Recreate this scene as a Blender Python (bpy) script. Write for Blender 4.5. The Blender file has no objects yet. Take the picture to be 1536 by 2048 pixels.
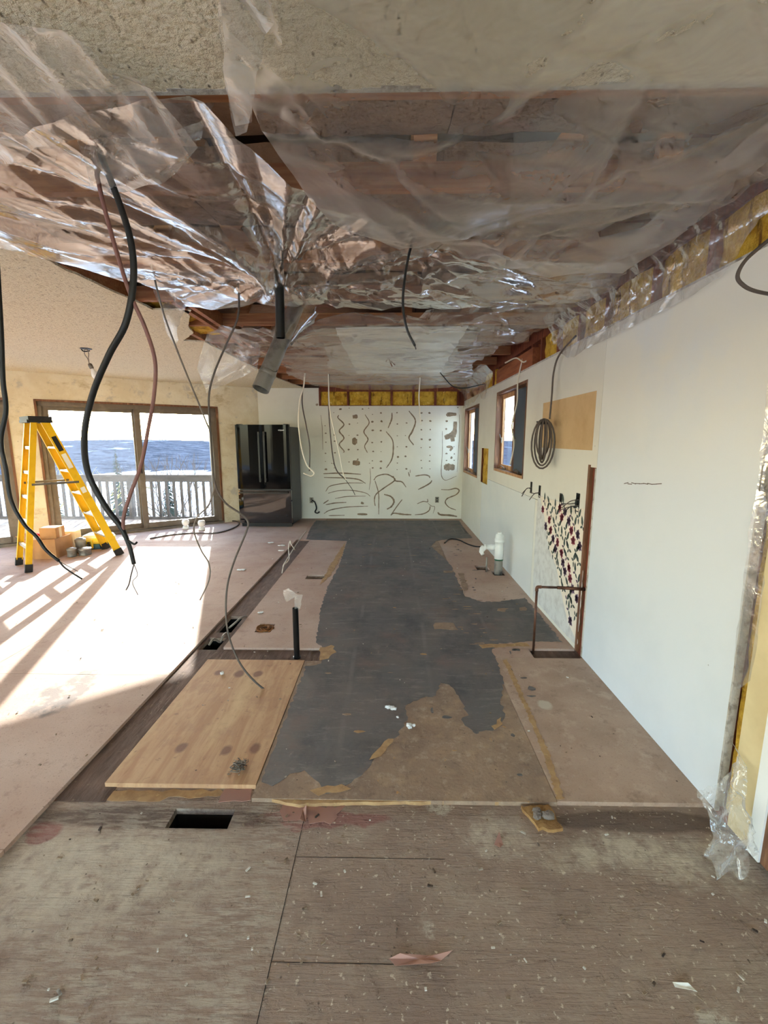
import bpy, bmesh, math, random
import numpy as np
from mathutils import Vector, Matrix
from mathutils.geometry import delaunay_2d_cdt
random.seed(7); RNG = np.random.default_rng(7)
SC = bpy.context.scene
COL = SC.collection

# ------------------------------------------------------------------ camera
F_PX, HX, HY, CAM_H = 880.0, 783.0, 878.0, 1.5
PITCH = math.atan((1024 - HY) / F_PX)
YAW = math.atan((HX - 768) * math.cos(PITCH) / F_PX)
cam_d = bpy.data.cameras.new('camera')
cam = bpy.data.objects.new('camera', cam_d); COL.objects.link(cam)
cam.location = (0, 0, CAM_H)
cam.rotation_euler = (math.pi / 2 - PITCH, 0, YAW)
cam_d.sensor_fit = 'VERTICAL'; cam_d.sensor_height = 36.0
cam_d.lens = F_PX / 2048 * 36.0
cam_d.clip_start = 0.05; cam_d.clip_end = 3000
SC.camera = cam

# ------------------------------------------------------------------ light
SUN_AZ = math.atan2(-0.347, 0.938); SUN_EL = math.radians(19.4)
W = bpy.data.worlds.new('world'); SC.world = W; W.use_nodes = True
wn = W.node_tree; wn.nodes.clear()
sky = wn.nodes.new('ShaderNodeTexSky'); sky.sky_type = 'NISHITA'; sky.sun_disc = False
sky.sun_elevation = SUN_EL; sky.sun_rotation = SUN_AZ; sky.altitude = 600
sky.air_density = 1.0; sky.dust_density = 1.0; sky.ozone_density = 1.0
bg = wn.nodes.new('ShaderNodeBackground'); bg.inputs['Strength'].default_value = 1.7
wo = wn.nodes.new('ShaderNodeOutputWorld')
wn.links.new(sky.outputs[0], bg.inputs[0]); wn.links.new(bg.outputs[0], wo.inputs[0])
sl = bpy.data.lights.new('sun', 'SUN'); sl.energy = 20.0; sl.angle = math.radians(0.5); sl.color = (1.0, 0.95, 0.88)
so = bpy.data.objects.new('sun', sl); COL.objects.link(so)
sdir = Vector((math.sin(SUN_AZ) * math.cos(SUN_EL), math.cos(SUN_AZ) * math.cos(SUN_EL), math.sin(SUN_EL)))
so.rotation_euler = sdir.to_track_quat('Z', 'Y').to_euler(); so.location = sdir * 40
SC.view_settings.view_transform = 'Standard'; SC.view_settings.look = 'None'
SC.view_settings.gamma = 1.0; SC.view_settings.use_curve_mapping = False
SC.view_settings.exposure = 0.15
SC.cycles.use_denoising = True
SC.cycles.use_adaptive_sampling = True; SC.cycles.adaptive_threshold = 0.12; SC.cycles.adaptive_min_samples = 12
SC.cycles.max_bounces = 6; SC.cycles.diffuse_bounces = 4; SC.cycles.glossy_bounces = 2
SC.cycles.transmission_bounces = 3; SC.cycles.transparent_max_bounces = 10
SC.cycles.sample_clamp_indirect = 6.0
SC.cycles.caustics_reflective = False; SC.cycles.caustics_refractive = False

# ------------------------------------------------------------------ helpers
def lin(*c):
    r = []
    for v in c:
        v /= 255.0
        r.append(v / 12.92 if v <= 0.04045 else ((v + 0.055) / 1.055) ** 2.4)
    return (r[0], r[1], r[2], 1.0)

cp, sp_ = math.cos(PITCH), math.sin(PITCH)
FW = np.array([-math.sin(YAW) * cp, math.cos(YAW) * cp, -sp_])
RT = np.array([math.cos(YAW), math.sin(YAW), 0.0]); UP = np.cross(RT, FW)
C0 = np.array([0, 0, CAM_H])
def ray(x, y): return FW + RT * (x - 768) / F_PX - UP * (y - 1024) / F_PX
def atz(x, y, z=0.0): d = ray(x, y); return C0 + d * (z - CAM_H) / d[2]
def atx(x, y, X=1.33): d = ray(x, y); return C0 + d * X / d[0]
def aty(x, y, Y): d = ray(x, y); return C0 + d * Y / d[1]

def tag(o, label=None, cat=None, group=None, kind=None):
    if label: o['label'] = label
    if cat: o['category'] = cat
    if group: o['group'] = group
    if kind: o['kind'] = kind
    return o
def mesh_obj(name, verts, faces, mat=None, parent=None, smooth=False, loc=None):
    me = bpy.data.meshes.new(name)
    me.from_pydata([tuple(map(float, v)) for v in verts], [], [tuple(map(int, f)) for f in faces]); me.update()
    if smooth: me.polygons.foreach_set('use_smooth', [True] * len(me.polygons))
    o = bpy.data.objects.new(name, me); COL.objects.link(o)
    if mat is not None:
        for m in (mat if isinstance(mat, (list, tuple)) else [mat]): me.materials.append(m)
    if parent is not None: o.parent = parent
    if loc is not None: o.location = loc
    return o
def empty(name, label=None, cat=None, group=None, kind=None, loc=(0, 0, 0)):
    o = bpy.data.objects.new(name, None); COL.objects.link(o); o.location = loc
    o.empty_display_size = 0.1
    return tag(o, label, cat, group, kind)

class MB:
    """collects shapes for ONE mesh object"""
    def __init__(s): s.v = []; s.f = []; s.mi = []; s.cur = 0
    def add(s, verts, faces):
        b = len(s.v); s.v += [tuple(map(float, v)) for v in verts]
        for f in faces: s.f.append(tuple(i + b for i in f)); s.mi.append(s.cur)
        return s
    def box(s, x0, x1, y0, y1, z0, z1, bev=0.0):
        if bev <= 0:
            return s.add([(x0,y0,z0),(x1,y0,z0),(x1,y1,z0),(x0,y1,z0),(x0,y0,z1),(x1,y0,z1),(x1,y1,z1),(x0,y1,z1)],
                [(0,3,2,1),(4,5,6,7),(0,1,5,4),(1,2,6,5),(2,3,7,6),(3,0,4,7)])
        bm = bmesh.new(); bmesh.ops.create_cube(bm, size=1)
        for v in bm.verts: v.co = Vector(((x0+x1)/2+v.co.x*(x1-x0), (y0+y1)/2+v.co.y*(y1-y0), (z0+z1)/2+v.co.z*(z1-z0)))
        bmesh.ops.bevel(bm, geom=list(bm.edges), offset=bev, segments=2, affect='EDGES', profile=0.5)
        s.bm(bm); return s
    def bm(s, bm):
        bm.verts.index_update()
        s.add([v.co[:] for v in bm.verts], [tuple(v.index for v in f.verts) for f in bm.faces]); bm.free(); return s
    def beam(s, p, q, w, h, hint=(0, 0, 1)):
        """box beam p->q, w across, h along hint"""
        p, q = Vector(p), Vector(q); d = (q - p).normalized(); hnt = Vector(hint)
        a = d.cross(hnt)
        if a.length < 1e-4: a = d.cross(Vector((1, 0, 0)))
        a.normalize(); b = a.cross(d).normalized()
        vs = []
        for e in (p, q):
            for sa, sb in ((-1,-1),(1,-1),(1,1),(-1,1)): vs.append(e + a*sa*w/2 + b*sb*h/2)
        return s.add(vs, [(0,1,2,3),(7,6,5,4),(0,4,5,1),(1,5,6,2),(2,6,7,3),(3,7,4,0)])
    def tube(s, pts, r, n=8, cap=True, smooth_n=0):
        pts = [Vector(p) for p in pts]
        if smooth_n: pts = catmull(pts, smooth_n)
        m = len(pts); rr = r if isinstance(r, (list, tuple)) else [r] * m
        if len(rr) != m: rr = list(np.interp(np.linspace(0, 1, m), np.linspace(0, 1, len(rr)), rr))
        t0 = (pts[1] - pts[0]).normalized()
        a = t0.cross(Vector((0, 0, 1)));
        if a.length < 1e-3: a = t0.cross(Vector((1, 0, 0)))
        a.normalize(); vs = []
        for i, p in enumerate(pts):
            t = (pts[min(i+1, m-1)] - pts[max(i-1, 0)]).normalized()
            a = (a - t * a.dot(t)); a.normalize(); b = t.cross(a)
            for k in range(n):
                th = 2 * math.pi * k / n
                vs.append(p + (a * math.cos(th) + b * math.sin(th)) * rr[i])
        fs = []
        for i in range(m - 1):
            for k in range(n):
                k2 = (k + 1) % n; fs.append((i*n+k, i*n+k2, (i+1)*n+k2, (i+1)*n+k))
        if cap: fs.append(tuple(range(n))[::-1]); fs.append(tuple((m-1)*n + k for k in range(n)))
        return s.add(vs, fs)
    def lathe(s, prof, n=20, at=(0,0,0), M=None):
        vs = []; fs = []
        for r, z in prof:
            for k in range(n):
                th = 2*math.pi*k/n; v = Vector((r*math.cos(th), r*math.sin(th), z))
                if M is not None: v = M @ v
                vs.append(v + Vector(at))
        for i in range(len(prof)-1):
            for k in range(n):
                k2 = (k+1) % n; fs.append((i*n+k, i*n+k2, (i+1)*n+k2, (i+1)*n+k))
        fs.append(tuple(range(n))[::-1]); fs.append(tuple((len(prof)-1)*n+k for k in range(n)))
        return s.add(vs, fs)
    def prism(s, poly, z0, z1):
        """polygon in xy extruded in z (any simple polygon)"""
        n = len(poly); b = [(p[0], p[1], z0) for p in poly]; t = [(p[0], p[1], z1) for p in poly]
        area = sum(poly[i][0]*poly[(i+1)%n][1]-poly[(i+1)%n][0]*poly[i][1] for i in range(n))
        if area < 0: b.reverse(); t.reverse()
        return s.add(b + t, [tuple(range(n))[::-1], tuple(range(n, 2*n))] + [(i, (i+1)%n, n+(i+1)%n, n+i) for i in range(n)])
    def build(s, name, mat, parent=None, smooth=False, loc=None, M=None):
        v = s.v if M is None else [tuple(M @ Vector(p)) for p in s.v]
        o = mesh_obj(name, v, s.f, mat, parent, smooth, loc)
        if any(s.mi): o.data.polygons.foreach_set('material_index', s.mi)
        return o
def catmull(pts, n):
    P = [pts[0]*2-pts[1]] + pts + [pts[-1]*2-pts[-2]]; out = []
    for i in range(1, len(P)-2):
        a, b, c, d = P[i-1], P[i], P[i+1], P[i+2]
        for k in range(n):
            t = k/n
            out.append(0.5*((2*b)+(c-a)*t+(2*a-5*b+4*c-d)*t*t+(3*b-a-3*c+d)*t**3))
    out.append(pts[-1]); return out
def slab(u0, u1, v0, v1, w0, w1, holes, fn):
    """plate in (u,v) of thickness w with rectangular holes; fn(u,v,w)->xyz. Returns verts, faces."""
    us = sorted({u0, u1} | {min(max(h[i], u0), u1) for h in holes for i in (0, 1)})
    vs = sorted({v0, v1} | {min(max(h[i], v0), v1) for h in holes for i in (2, 3)})
    nu, nv = len(us)-1, len(vs)-1
    def solid(i, j):
        if i < 0 or j < 0 or i >= nu or j >= nv: return False
        cu, cv = (us[i]+us[i+1])/2, (vs[j]+vs[j+1])/2
        return not any(h[0] < cu < h[1] and h[2] < cv < h[3] for h in holes)
    V, Fc, idx = [], [], {}
    def vid(i, j, k):
        if (i, j, k) not in idx: idx[(i, j, k)] = len(V); V.append(fn(us[i], vs[j], w1 if k else w0))
        return idx[(i, j, k)]
    for i in range(nu):
        for j in range(nv):
            if not solid(i, j): continue
            Fc.append((vid(i,j,1), vid(i+1,j,1), vid(i+1,j+1,1), vid(i,j+1,1)))
            Fc.append((vid(i,j,0), vid(i,j+1,0), vid(i+1,j+1,0), vid(i+1,j,0)))
            if not solid(i-1, j): Fc.append((vid(i,j,0), vid(i,j,1), vid(i,j+1,1), vid(i,j+1,0)))
            if not solid(i+1, j): Fc.append((vid(i+1,j,1), vid(i+1,j,0), vid(i+1,j+1,0), vid(i+1,j+1,1)))
            if not solid(i, j-1): Fc.append((vid(i,j,0), vid(i+1,j,0), vid(i+1,j,1), vid(i,j,1)))
            if not solid(i, j+1): Fc.append((vid(i,j+1,1), vid(i+1,j+1,1), vid(i+1,j+1,0), vid(i,j+1,0)))
    return V, Fc
def ragged(poly, amp, step, closed=True, rng=random):
    out = []; n = len(poly)
    for i in range(n if closed else n-1):
        a, b = Vector(poly[i][:2]), Vector(poly[(i+1) % n][:2]); L = (b-a).length
        k = max(1, int(L/step))
        for j in range(k):
            p = a.lerp(b, j/k)
            if j or amp: p = p + Vector((rng.uniform(-amp, amp), rng.uniform(-amp, amp)))
            out.append((p.x, p.y))
    return out
def inpoly(X, Y, poly):
    ins = np.zeros(X.shape, bool); n = len(poly); j = n-1
    for i in range(n):
        xi, yi = poly[i]; xj, yj = poly[j]
        c = ((yi > Y) != (yj > Y)) & (X < (xj-xi)*(Y-yi)/(yj-yi+1e-12)+xi)
        ins ^= c; j = i
    return ins

# ------------------------------------------------------------------ materials
def pmat(name, base, rough=0.7, layers=(), bumps=(), metallic=0.0, spec=0.4, rough_var=None, coat=0.0, sub=None):
    """base colour, then layers [(colour, mask, mask2..)], bumps [(mask, strength, distance)]"""
    m = bpy.data.materials.new(name); m.use_nodes = True; t = m.node_tree; N = t.nodes; L = t.links
    b = N['Principled BSDF']; b.inputs['Roughness'].default_value = rough
    b.inputs['Metallic'].default_value = metallic; b.inputs['Specular IOR Level'].default_value = spec
    if coat: b.inputs['Coat Weight'].default_value = coat; b.inputs['Coat Roughness'].default_value = 0.05
    tc = N.new('ShaderNodeTexCoord')
    def mask(d):
        mp = N.new('ShaderNodeMapping'); mp.inputs['Scale'].default_value = d.get('st', (1, 1, 1))
        mp.inputs['Location'].default_value = d.get('off', (0, 0, 0)); mp.inputs['Rotation'].default_value = d.get('rot', (0, 0, 0))
        L.new(tc.outputs['Object'], mp.inputs[0]); vec = mp.outputs[0]
        k = d.get('k', 'noise')
        if d.get('warp'):
            nz = N.new('ShaderNodeTexNoise'); nz.inputs['Scale'].default_value = d.get('wscale', 6.0); nz.inputs['Detail'].default_value = 4
            L.new(tc.outputs['Object'], nz.inputs['Vector'])
            sb = N.new('ShaderNodeVectorMath'); sb.operation = 'SUBTRACT'; L.new(nz.outputs['Color'], sb.inputs[0]); sb.inputs[1].default_value = (.5, .5, .5)
            ml = N.new('ShaderNodeVectorMath'); ml.operation = 'SCALE'; L.new(sb.outputs[0], ml.inputs[0]); ml.inputs['Scale'].default_value = d['warp']
            ad = N.new('ShaderNodeVectorMath'); L.new(vec, ad.inputs[0]); L.new(ml.outputs[0], ad.inputs[1]); vec = ad.outputs[0]
        if k == 'noise':
            n = N.new('ShaderNodeTexNoise'); n.inputs['Scale'].default_value = d.get('s', 5); n.inputs['Detail'].default_value = d.get('det', 5)
            n.inputs['Roughness'].default_value = d.get('r', 0.6); n.inputs['Distortion'].default_value = d.get('dist', 0)
            L.new(vec, n.inputs['Vector']); o = n.outputs['Fac']
        elif k == 'voro':
            n = N.new('ShaderNodeTexVoronoi'); n.inputs['Scale'].default_value = d.get('s', 5); n.feature = d.get('feat', 'F1')
            n.inputs['Randomness'].default_value = d.get('rnd', 1.0)
            L.new(vec, n.inputs['Vector']); o = n.outputs['Distance']
        elif k == 'wave':
            n = N.new('ShaderNodeTexWave'); n.inputs['Scale'].default_value = d.get('s', 5); n.bands_direction = d.get('dir', 'X')
            n.inputs['Distortion'].default_value = d.get('dist', 2); n.inputs['Detail'].default_value = 2
            L.new(vec, n.inputs['Vector']); o = n.outputs['Fac']
        elif k == 'ball':          # distance from centre c / radii
            s2 = N.new('ShaderNodeVectorMath'); s2.operation = 'SUBTRACT'; L.new(vec, s2.inputs[0]); s2.inputs[1].default_value = d['c']
            m2 = N.new('ShaderNodeVectorMath'); m2.operation = 'DIVIDE'; L.new(s2.outputs[0], m2.inputs[0]); m2.inputs[1].default_value = d['rad']
            ln = N.new('ShaderNodeVectorMath'); ln.operation = 'LENGTH'; L.new(m2.outputs[0], ln.inputs[0]); o = ln.outputs['Value']
        elif k == 'axis':
            sx = N.new('ShaderNodeSeparateXYZ'); L.new(vec, sx.inputs[0]); o = sx.outputs[d['ax']]
        mr = N.new('ShaderNodeMapRange'); mr.inputs['From Min'].default_value = d.get('lo', 0.4); mr.inputs['From Max'].default_value = d.get('hi', 0.6)
        mr.inputs['To Min'].default_value = d.get('a', 0.0); mr.inputs['To Max'].default_value = d.get('b', 1.0)
        L.new(o, mr.inputs['Value']); return mr.outputs[0]
    col = N.new('ShaderNodeRGB'); col.outputs[0].default_value = base; cur = col.outputs[0]
    for ly in layers:
        f = mask(ly[1])
        for extra in ly[2:]:
            mu = N.new('ShaderNodeMath'); mu.operation = 'MULTIPLY'; L.new(f, mu.inputs[0]); L.new(mask(extra), mu.inputs[1]); f = mu.outputs[0]
        mx = N.new('ShaderNodeMix'); mx.data_type = 'RGBA'; L.new(f, mx.inputs[0]); L.new(cur, mx.inputs[6]); mx.inputs[7].default_value = ly[0]; cur = mx.outputs[2]
    L.new(cur, b.inputs['Base Color'])
    prev = None
    for mk, st, dist in bumps:
        bp = N.new('ShaderNodeBump'); bp.inputs['Strength'].default_value = st; bp.inputs['Distance'].default_value = dist
        L.new(mask(mk), bp.inputs['Height'])
        if prev is not None: L.new(prev, bp.inputs['Normal'])
        prev = bp.outputs[0]
    if prev is not None: L.new(prev, b.inputs['Normal'])
    if rough_var:
        L.new(mask(rough_var), b.inputs['Roughness'])
    return m
def plastic(name, haze=0.3, gloss=0.16, rough=0.22, tint=(0.9, 0.9, 0.88, 1), crinkle=0.5, scale=9.0, voro=0.0, dense=0.6):
    """thin translucent polyethylene film"""
    m = bpy.data.materials.new(name); m.use_nodes = True; t = m.node_tree; N = t.nodes; L = t.links; N.clear()
    out = N.new('ShaderNodeOutputMaterial'); tc = N.new('ShaderNodeTexCoord')
    nz = N.new('ShaderNodeTexNoise'); nz.inputs['Scale'].default_value = scale; nz.inputs['Detail'].default_value = 3; nz.inputs['Distortion'].default_value = 1.2
    L.new(tc.outputs['Object'], nz.inputs['Vector'])
    vo = N.new('ShaderNodeTexVoronoi'); vo.inputs['Scale'].default_value = scale*1.3; vo.feature = 'F2'; L.new(tc.outputs['Object'], vo.inputs['Vector'])
    ad = N.new('ShaderNodeMath'); ad.operation = 'MULTIPLY_ADD'; ad.inputs[1].default_value = voro
    L.new(vo.outputs['Distance'], ad.inputs[0]); L.new(nz.outputs['Fac'], ad.inputs[2])
    bp = N.new('ShaderNodeBump'); bp.inputs['Strength'].default_value = crinkle; bp.inputs['Distance'].default_value = 0.03; L.new(ad.outputs[0], bp.inputs['Height'])
    tr = N.new('ShaderNodeBsdfTransparent'); tr.inputs[0].default_value = (0.97, 0.97, 0.96, 1)
    df = N.new('ShaderNodeBsdfDiffuse'); df.inputs[0].default_value = tint; L.new(bp.outputs[0], df.inputs['Normal'])
    tl = N.new('ShaderNodeBsdfTranslucent'); tl.inputs[0].default_value = tint; L.new(bp.outputs[0], tl.inputs['Normal'])
    dm = N.new('ShaderNodeMixShader'); dm.inputs[0].default_value = 0.35; L.new(df.outputs[0], dm.inputs[1]); L.new(tl.outputs[0], dm.inputs[2])
    m1 = N.new('ShaderNodeMixShader'); L.new(tr.outputs[0], m1.inputs[1]); L.new(dm.outputs[0], m1.inputs[2])
    lh_ = N.new('ShaderNodeLayerWeight'); lh_.inputs['Blend'].default_value = 0.5; L.new(bp.outputs[0], lh_.inputs['Normal'])
    hz = N.new('ShaderNodeMapRange'); hz.interpolation_type = 'SMOOTHSTEP'; hz.inputs['From Min'].default_value = 0.15; hz.inputs['From Max'].default_value = 0.95
    hz.inputs['To Min'].default_value = haze*.6; hz.inputs['To Max'].default_value = dense; L.new(lh_.outputs['Facing'], hz.inputs['Value']); L.new(hz.outputs[0], m1.inputs[0])
    gl = N.new('ShaderNodeBsdfGlossy'); gl.inputs['Roughness'].default_value = rough; gl.inputs[0].default_value = (1, 1, 1, 1); L.new(bp.outputs[0], gl.inputs['Normal'])
    lw = N.new('ShaderNodeLayerWeight'); lw.inputs['Blend'].default_value = 0.35; L.new(bp.outputs[0], lw.inputs['Normal'])
    mr = N.new('ShaderNodeMapRange'); mr.inputs['To Min'].default_value = gloss*0.5; mr.inputs['To Max'].default_value = min(1.0, gloss*3.2); L.new(lw.outputs['Facing'], mr.inputs['Value'])
    m2 = N.new('ShaderNodeMixShader'); L.new(mr.outputs[0], m2.inputs[0]); L.new(m1.outputs[0], m2.inputs[1]); L.new(gl.outputs[0], m2.inputs[2])
    L.new(m2.outputs[0], out.inputs[0]); return m
def glass(name, haze=0.02, tint=(0.93, 0.96, 0.97, 1)):
    m = bpy.data.materials.new(name); m.use_nodes = True; t = m.node_tree; N = t.nodes; L = t.links; N.clear()
    out = N.new('ShaderNodeOutputMaterial'); tr = N.new('ShaderNodeBsdfTransparent'); tr.inputs[0].default_value = tint
    df = N.new('ShaderNodeBsdfTranslucent'); df.inputs[0].default_value = (.8, .85, .9, 1)
    m1 = N.new('ShaderNodeMixShader'); m1.inputs[0].default_value = haze; L.new(tr.outputs[0], m1.inputs[1]); L.new(df.outputs[0], m1.inputs[2])
    gl = N.new('ShaderNodeBsdfGlossy'); gl.inputs['Roughness'].default_value = 0.0
    fr = N.new('ShaderNodeFresnel'); fr.inputs[0].default_value = 1.3
    ge = N.new('ShaderNodeNewGeometry'); mu = N.new('ShaderNodeMath'); mu.operation = 'MULTIPLY_ADD'; mu.inputs[1].default_value = -1.0; mu.inputs[2].default_value = 1.0; L.new(ge.outputs['Backfacing'], mu.inputs[0])
    mf = N.new('ShaderNodeMath'); mf.operation = 'MULTIPLY'; L.new(mu.outputs[0], mf.inputs[0]); L.new(fr.outputs[0], mf.inputs[1])
    m2 = N.new('ShaderNodeMixShader'); L.new(mf.outputs[0], m2.inputs[0]); L.new(m1.outputs[0], m2.inputs[1]); L.new(gl.outputs[0], m2.inputs[2])
    L.new(m2.outputs[0], out.inputs[0]); return m

MAT = {}
MAT['subfloor'] = pmat('worn_subfloor', lin(166, 142, 123), 0.85, layers=[
    (lin(138, 114, 98), dict(s=1.6, lo=.45, hi=.75, det=6)),
    (lin(184, 166, 144), dict(s=3.0, st=(1.0, 1.5, 1), lo=.50, hi=.75, det=8, r=.75)),
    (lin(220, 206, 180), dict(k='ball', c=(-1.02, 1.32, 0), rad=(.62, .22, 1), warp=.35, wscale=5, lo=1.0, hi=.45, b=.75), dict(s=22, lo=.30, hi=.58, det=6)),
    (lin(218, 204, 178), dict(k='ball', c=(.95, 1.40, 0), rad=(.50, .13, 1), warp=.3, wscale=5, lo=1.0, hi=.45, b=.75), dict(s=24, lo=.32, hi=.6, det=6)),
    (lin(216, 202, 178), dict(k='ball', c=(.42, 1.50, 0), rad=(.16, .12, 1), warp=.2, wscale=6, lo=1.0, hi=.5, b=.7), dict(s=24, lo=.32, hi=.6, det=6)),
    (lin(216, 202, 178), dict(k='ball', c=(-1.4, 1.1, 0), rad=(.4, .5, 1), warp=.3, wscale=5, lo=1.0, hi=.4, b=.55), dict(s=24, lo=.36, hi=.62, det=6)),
    (lin(160, 116, 104), dict(k='ball', c=(-.28, 1.545, 0), rad=(.30, .045, 1), warp=.12, wscale=9, lo=1.0, hi=.8)),
    (lin(160, 112, 100), dict(k='ball', c=(-1.36, 1.47, 0), rad=(.07, .05, 1), warp=.06, wscale=9, lo=1.0, hi=.8)),
    (lin(104, 84, 70), dict(k='ball', c=(-.95, 1.545, 0), rad=(.55, .06, 1), warp=.05, wscale=6, lo=1.05, hi=.8, b=.85)),
    (lin(112, 92, 78), dict(k='ball', c=(1.0, 1.56, 0), rad=(.42, .055, 1), warp=.05, wscale=6, lo=1.05, hi=.8, b=.8)),
    (lin(200, 186, 164), dict(s=2.0, off=(1, 4, 0), lo=.36, hi=.60, det=6, b=.8), dict(s=10, st=(1, 6, 1), lo=.46, hi=.56, det=10, r=.75), dict(k='axis', ax=0, lo=-.30, hi=-.42)),
    (lin(206, 194, 172), dict(k='voro', s=3.6, warp=.10, wscale=14, lo=.22, hi=.16, b=.85), dict(s=45, lo=.42, hi=.5, det=8, r=.8), dict(k='axis', ax=0, lo=-.42, hi=-.34)),
    (lin(214, 198, 174), dict(s=48, lo=.63, hi=.67, det=4), dict(k='axis', ax=0, lo=-.42, hi=-.3)),
    (lin(216, 202, 178), dict(s=9, lo=.635, hi=.66, det=8, r=.85), dict(k='axis', ax=0, lo=-.45, hi=-.3)),
    (lin(104, 86, 74), dict(s=6, st=(1, 14, 1), lo=.56, hi=.70, det=5, dist=1.5, b=.4)),
    (lin(84, 68, 58), dict(k='voro', s=16, lo=.07, hi=.03, b=.7)),
    ], bumps=[(dict(s=6, st=(1, 12, 1), lo=.3, hi=.7, det=8, r=.65, dist=1.0), .7, .006), (dict(s=60, lo=.3, hi=.7), .45, .004), (dict(s=16, lo=.55, hi=.7, det=6), .6, .006)])
MAT['dark_sub'] = pmat('dark_old_subfloor', lin(126, 102, 88), 0.9, layers=[(lin(92, 74, 62), dict(s=6, st=(4, 1, 1), lo=.35, hi=.7)), (lin(140, 120, 100), dict(s=30, lo=.62, hi=.7))],
    bumps=[(dict(s=40, st=(1, .2, 1)), .4, .004)])
MAT['particle'] = pmat('pink_tan_particle_board', lin(194, 164, 144), 0.8, layers=[
    (lin(178, 146, 126), dict(s=2.2, lo=.4, hi=.72, det=5)), (lin(206, 182, 164), dict(s=1.1, off=(3, 1, 0), lo=.45, hi=.7)),
    (lin(128, 98, 82), dict(s=90, lo=.58, hi=.7, b=.5)), (lin(150, 120, 102), dict(s=9, off=(4, 1, 0), lo=.55, hi=.63, det=12, r=.8, b=.5)), (lin(104, 82, 68), dict(s=26, st=(1, 3, 1), lo=.66, hi=.72, det=6, b=.6)), (lin(96, 74, 62), dict(k='voro', s=11, lo=.05, hi=.025)),
    (lin(214, 204, 190), dict(s=48, lo=.70, hi=.74, b=.6)),
    (lin(92, 84, 82), dict(k='ball', c=(-1.95, 2.37, 0), rad=(.16, .26, 1), rot=(0, 0, 0), warp=.3, wscale=7, lo=1.0, hi=.75, b=.75), dict(s=12, lo=.35, hi=.5))],
    bumps=[(dict(s=140, lo=.3, hi=.7), .25, .002)])
MAT['board'] = pmat('dusty_brown_board', lin(166, 140, 116), 0.85, layers=[
    (lin(148, 124, 104), dict(s=4, lo=.4, hi=.65, det=6)), (lin(180, 152, 122), dict(s=9, lo=.52, hi=.7, det=7)),
    (lin(116, 102, 92), dict(s=2.5, off=(2, 5, 0), lo=.55, hi=.75, b=.5)), (lin(196, 150, 92), dict(s=13, lo=.66, hi=.70, det=4)), (lin(196, 176, 152), dict(s=14, lo=.53, hi=.60, det=12, r=.8, b=.5)), (lin(110, 92, 78), dict(s=18, off=(4, 4, 0), lo=.54, hi=.62, det=12, r=.8, b=.5)),
    (lin(190, 180, 165), dict(s=70, lo=.71, hi=.74, b=.5)), (lin(70, 58, 50), dict(k='voro', s=13, lo=.05, hi=.02))],
    bumps=[(dict(s=70, lo=.3, hi=.7), .3, .003)])
MAT['board_new'] = pmat('beige_particle_board', lin(192, 164, 142), 0.8, layers=[
    (lin(174, 146, 124), dict(s=3, lo=.4, hi=.7, det=5)), (lin(204, 178, 156), dict(s=8, lo=.55, hi=.7)), (lin(120, 96, 80), dict(s=110, lo=.58, hi=.7, b=.5)), (lin(138, 114, 98), dict(s=10, off=(4, 1, 0), lo=.55, hi=.63, det=12, r=.8, b=.45)), (lin(214, 194, 174), dict(s=12, off=(9, 1, 0), lo=.56, hi=.64, det=12, r=.8, b=.45)),
    (lin(206, 192, 172), dict(k='ball', c=(.88, 2.32, 0), rad=(.045, .05, 1), warp=.03, wscale=30, lo=1, hi=.7)),
    (lin(92, 74, 64), dict(k='voro', s=9, lo=.05, hi=.02))], bumps=[(dict(s=130, lo=.3, hi=.7), .22, .002)])
MAT['edge_glue'] = pmat('yellow_ochre_glue', lin(192, 156, 110), 0.8, layers=[(lin(168, 132, 92), dict(s=18, lo=.4, hi=.65)), (lin(205, 172, 120), dict(s=30, lo=.6, hi=.7))])
MAT['felt'] = pmat('black_felt_residue', lin(110, 105, 101), 0.62, layers=[
    (lin(130, 118, 110), dict(s=1.6, lo=.40, hi=.75, det=7)), (lin(70, 71, 74), dict(s=2.4, off=(3, 8, 0), st=(1.5, 1, 1), lo=.46, hi=.72, det=8, r=.7, b=.8)), (lin(80, 78, 78), dict(s=5, st=(.7, 6, 1), lo=.55, hi=.75, det=8, r=.75, dist=.8, b=.5)),
    (lin(150, 143, 135), dict(s=9, st=(.45, 2, 1), lo=.53, hi=.61, det=12, r=.82, b=.5)), (lin(128, 106, 96), dict(s=3.2, off=(5, 2, 0), lo=.56, hi=.72, det=6, b=.7)), (lin(152, 142, 130), dict(s=26, st=(1, .4, 1), lo=.66, hi=.74, det=6, b=.6)),
    (lin(140, 134, 128), dict(k='wave', s=.62, dir='X', dist=.4, lo=.985, hi=1.0, b=.45), dict(s=2.5, lo=.42, hi=.6)),
    (lin(190, 184, 175), dict(k='voro', s=19, lo=.035, hi=.015))],
    bumps=[(dict(s=40, st=(.6, 3, 1), lo=.3, hi=.7, det=8), .4, .003)])
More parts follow.
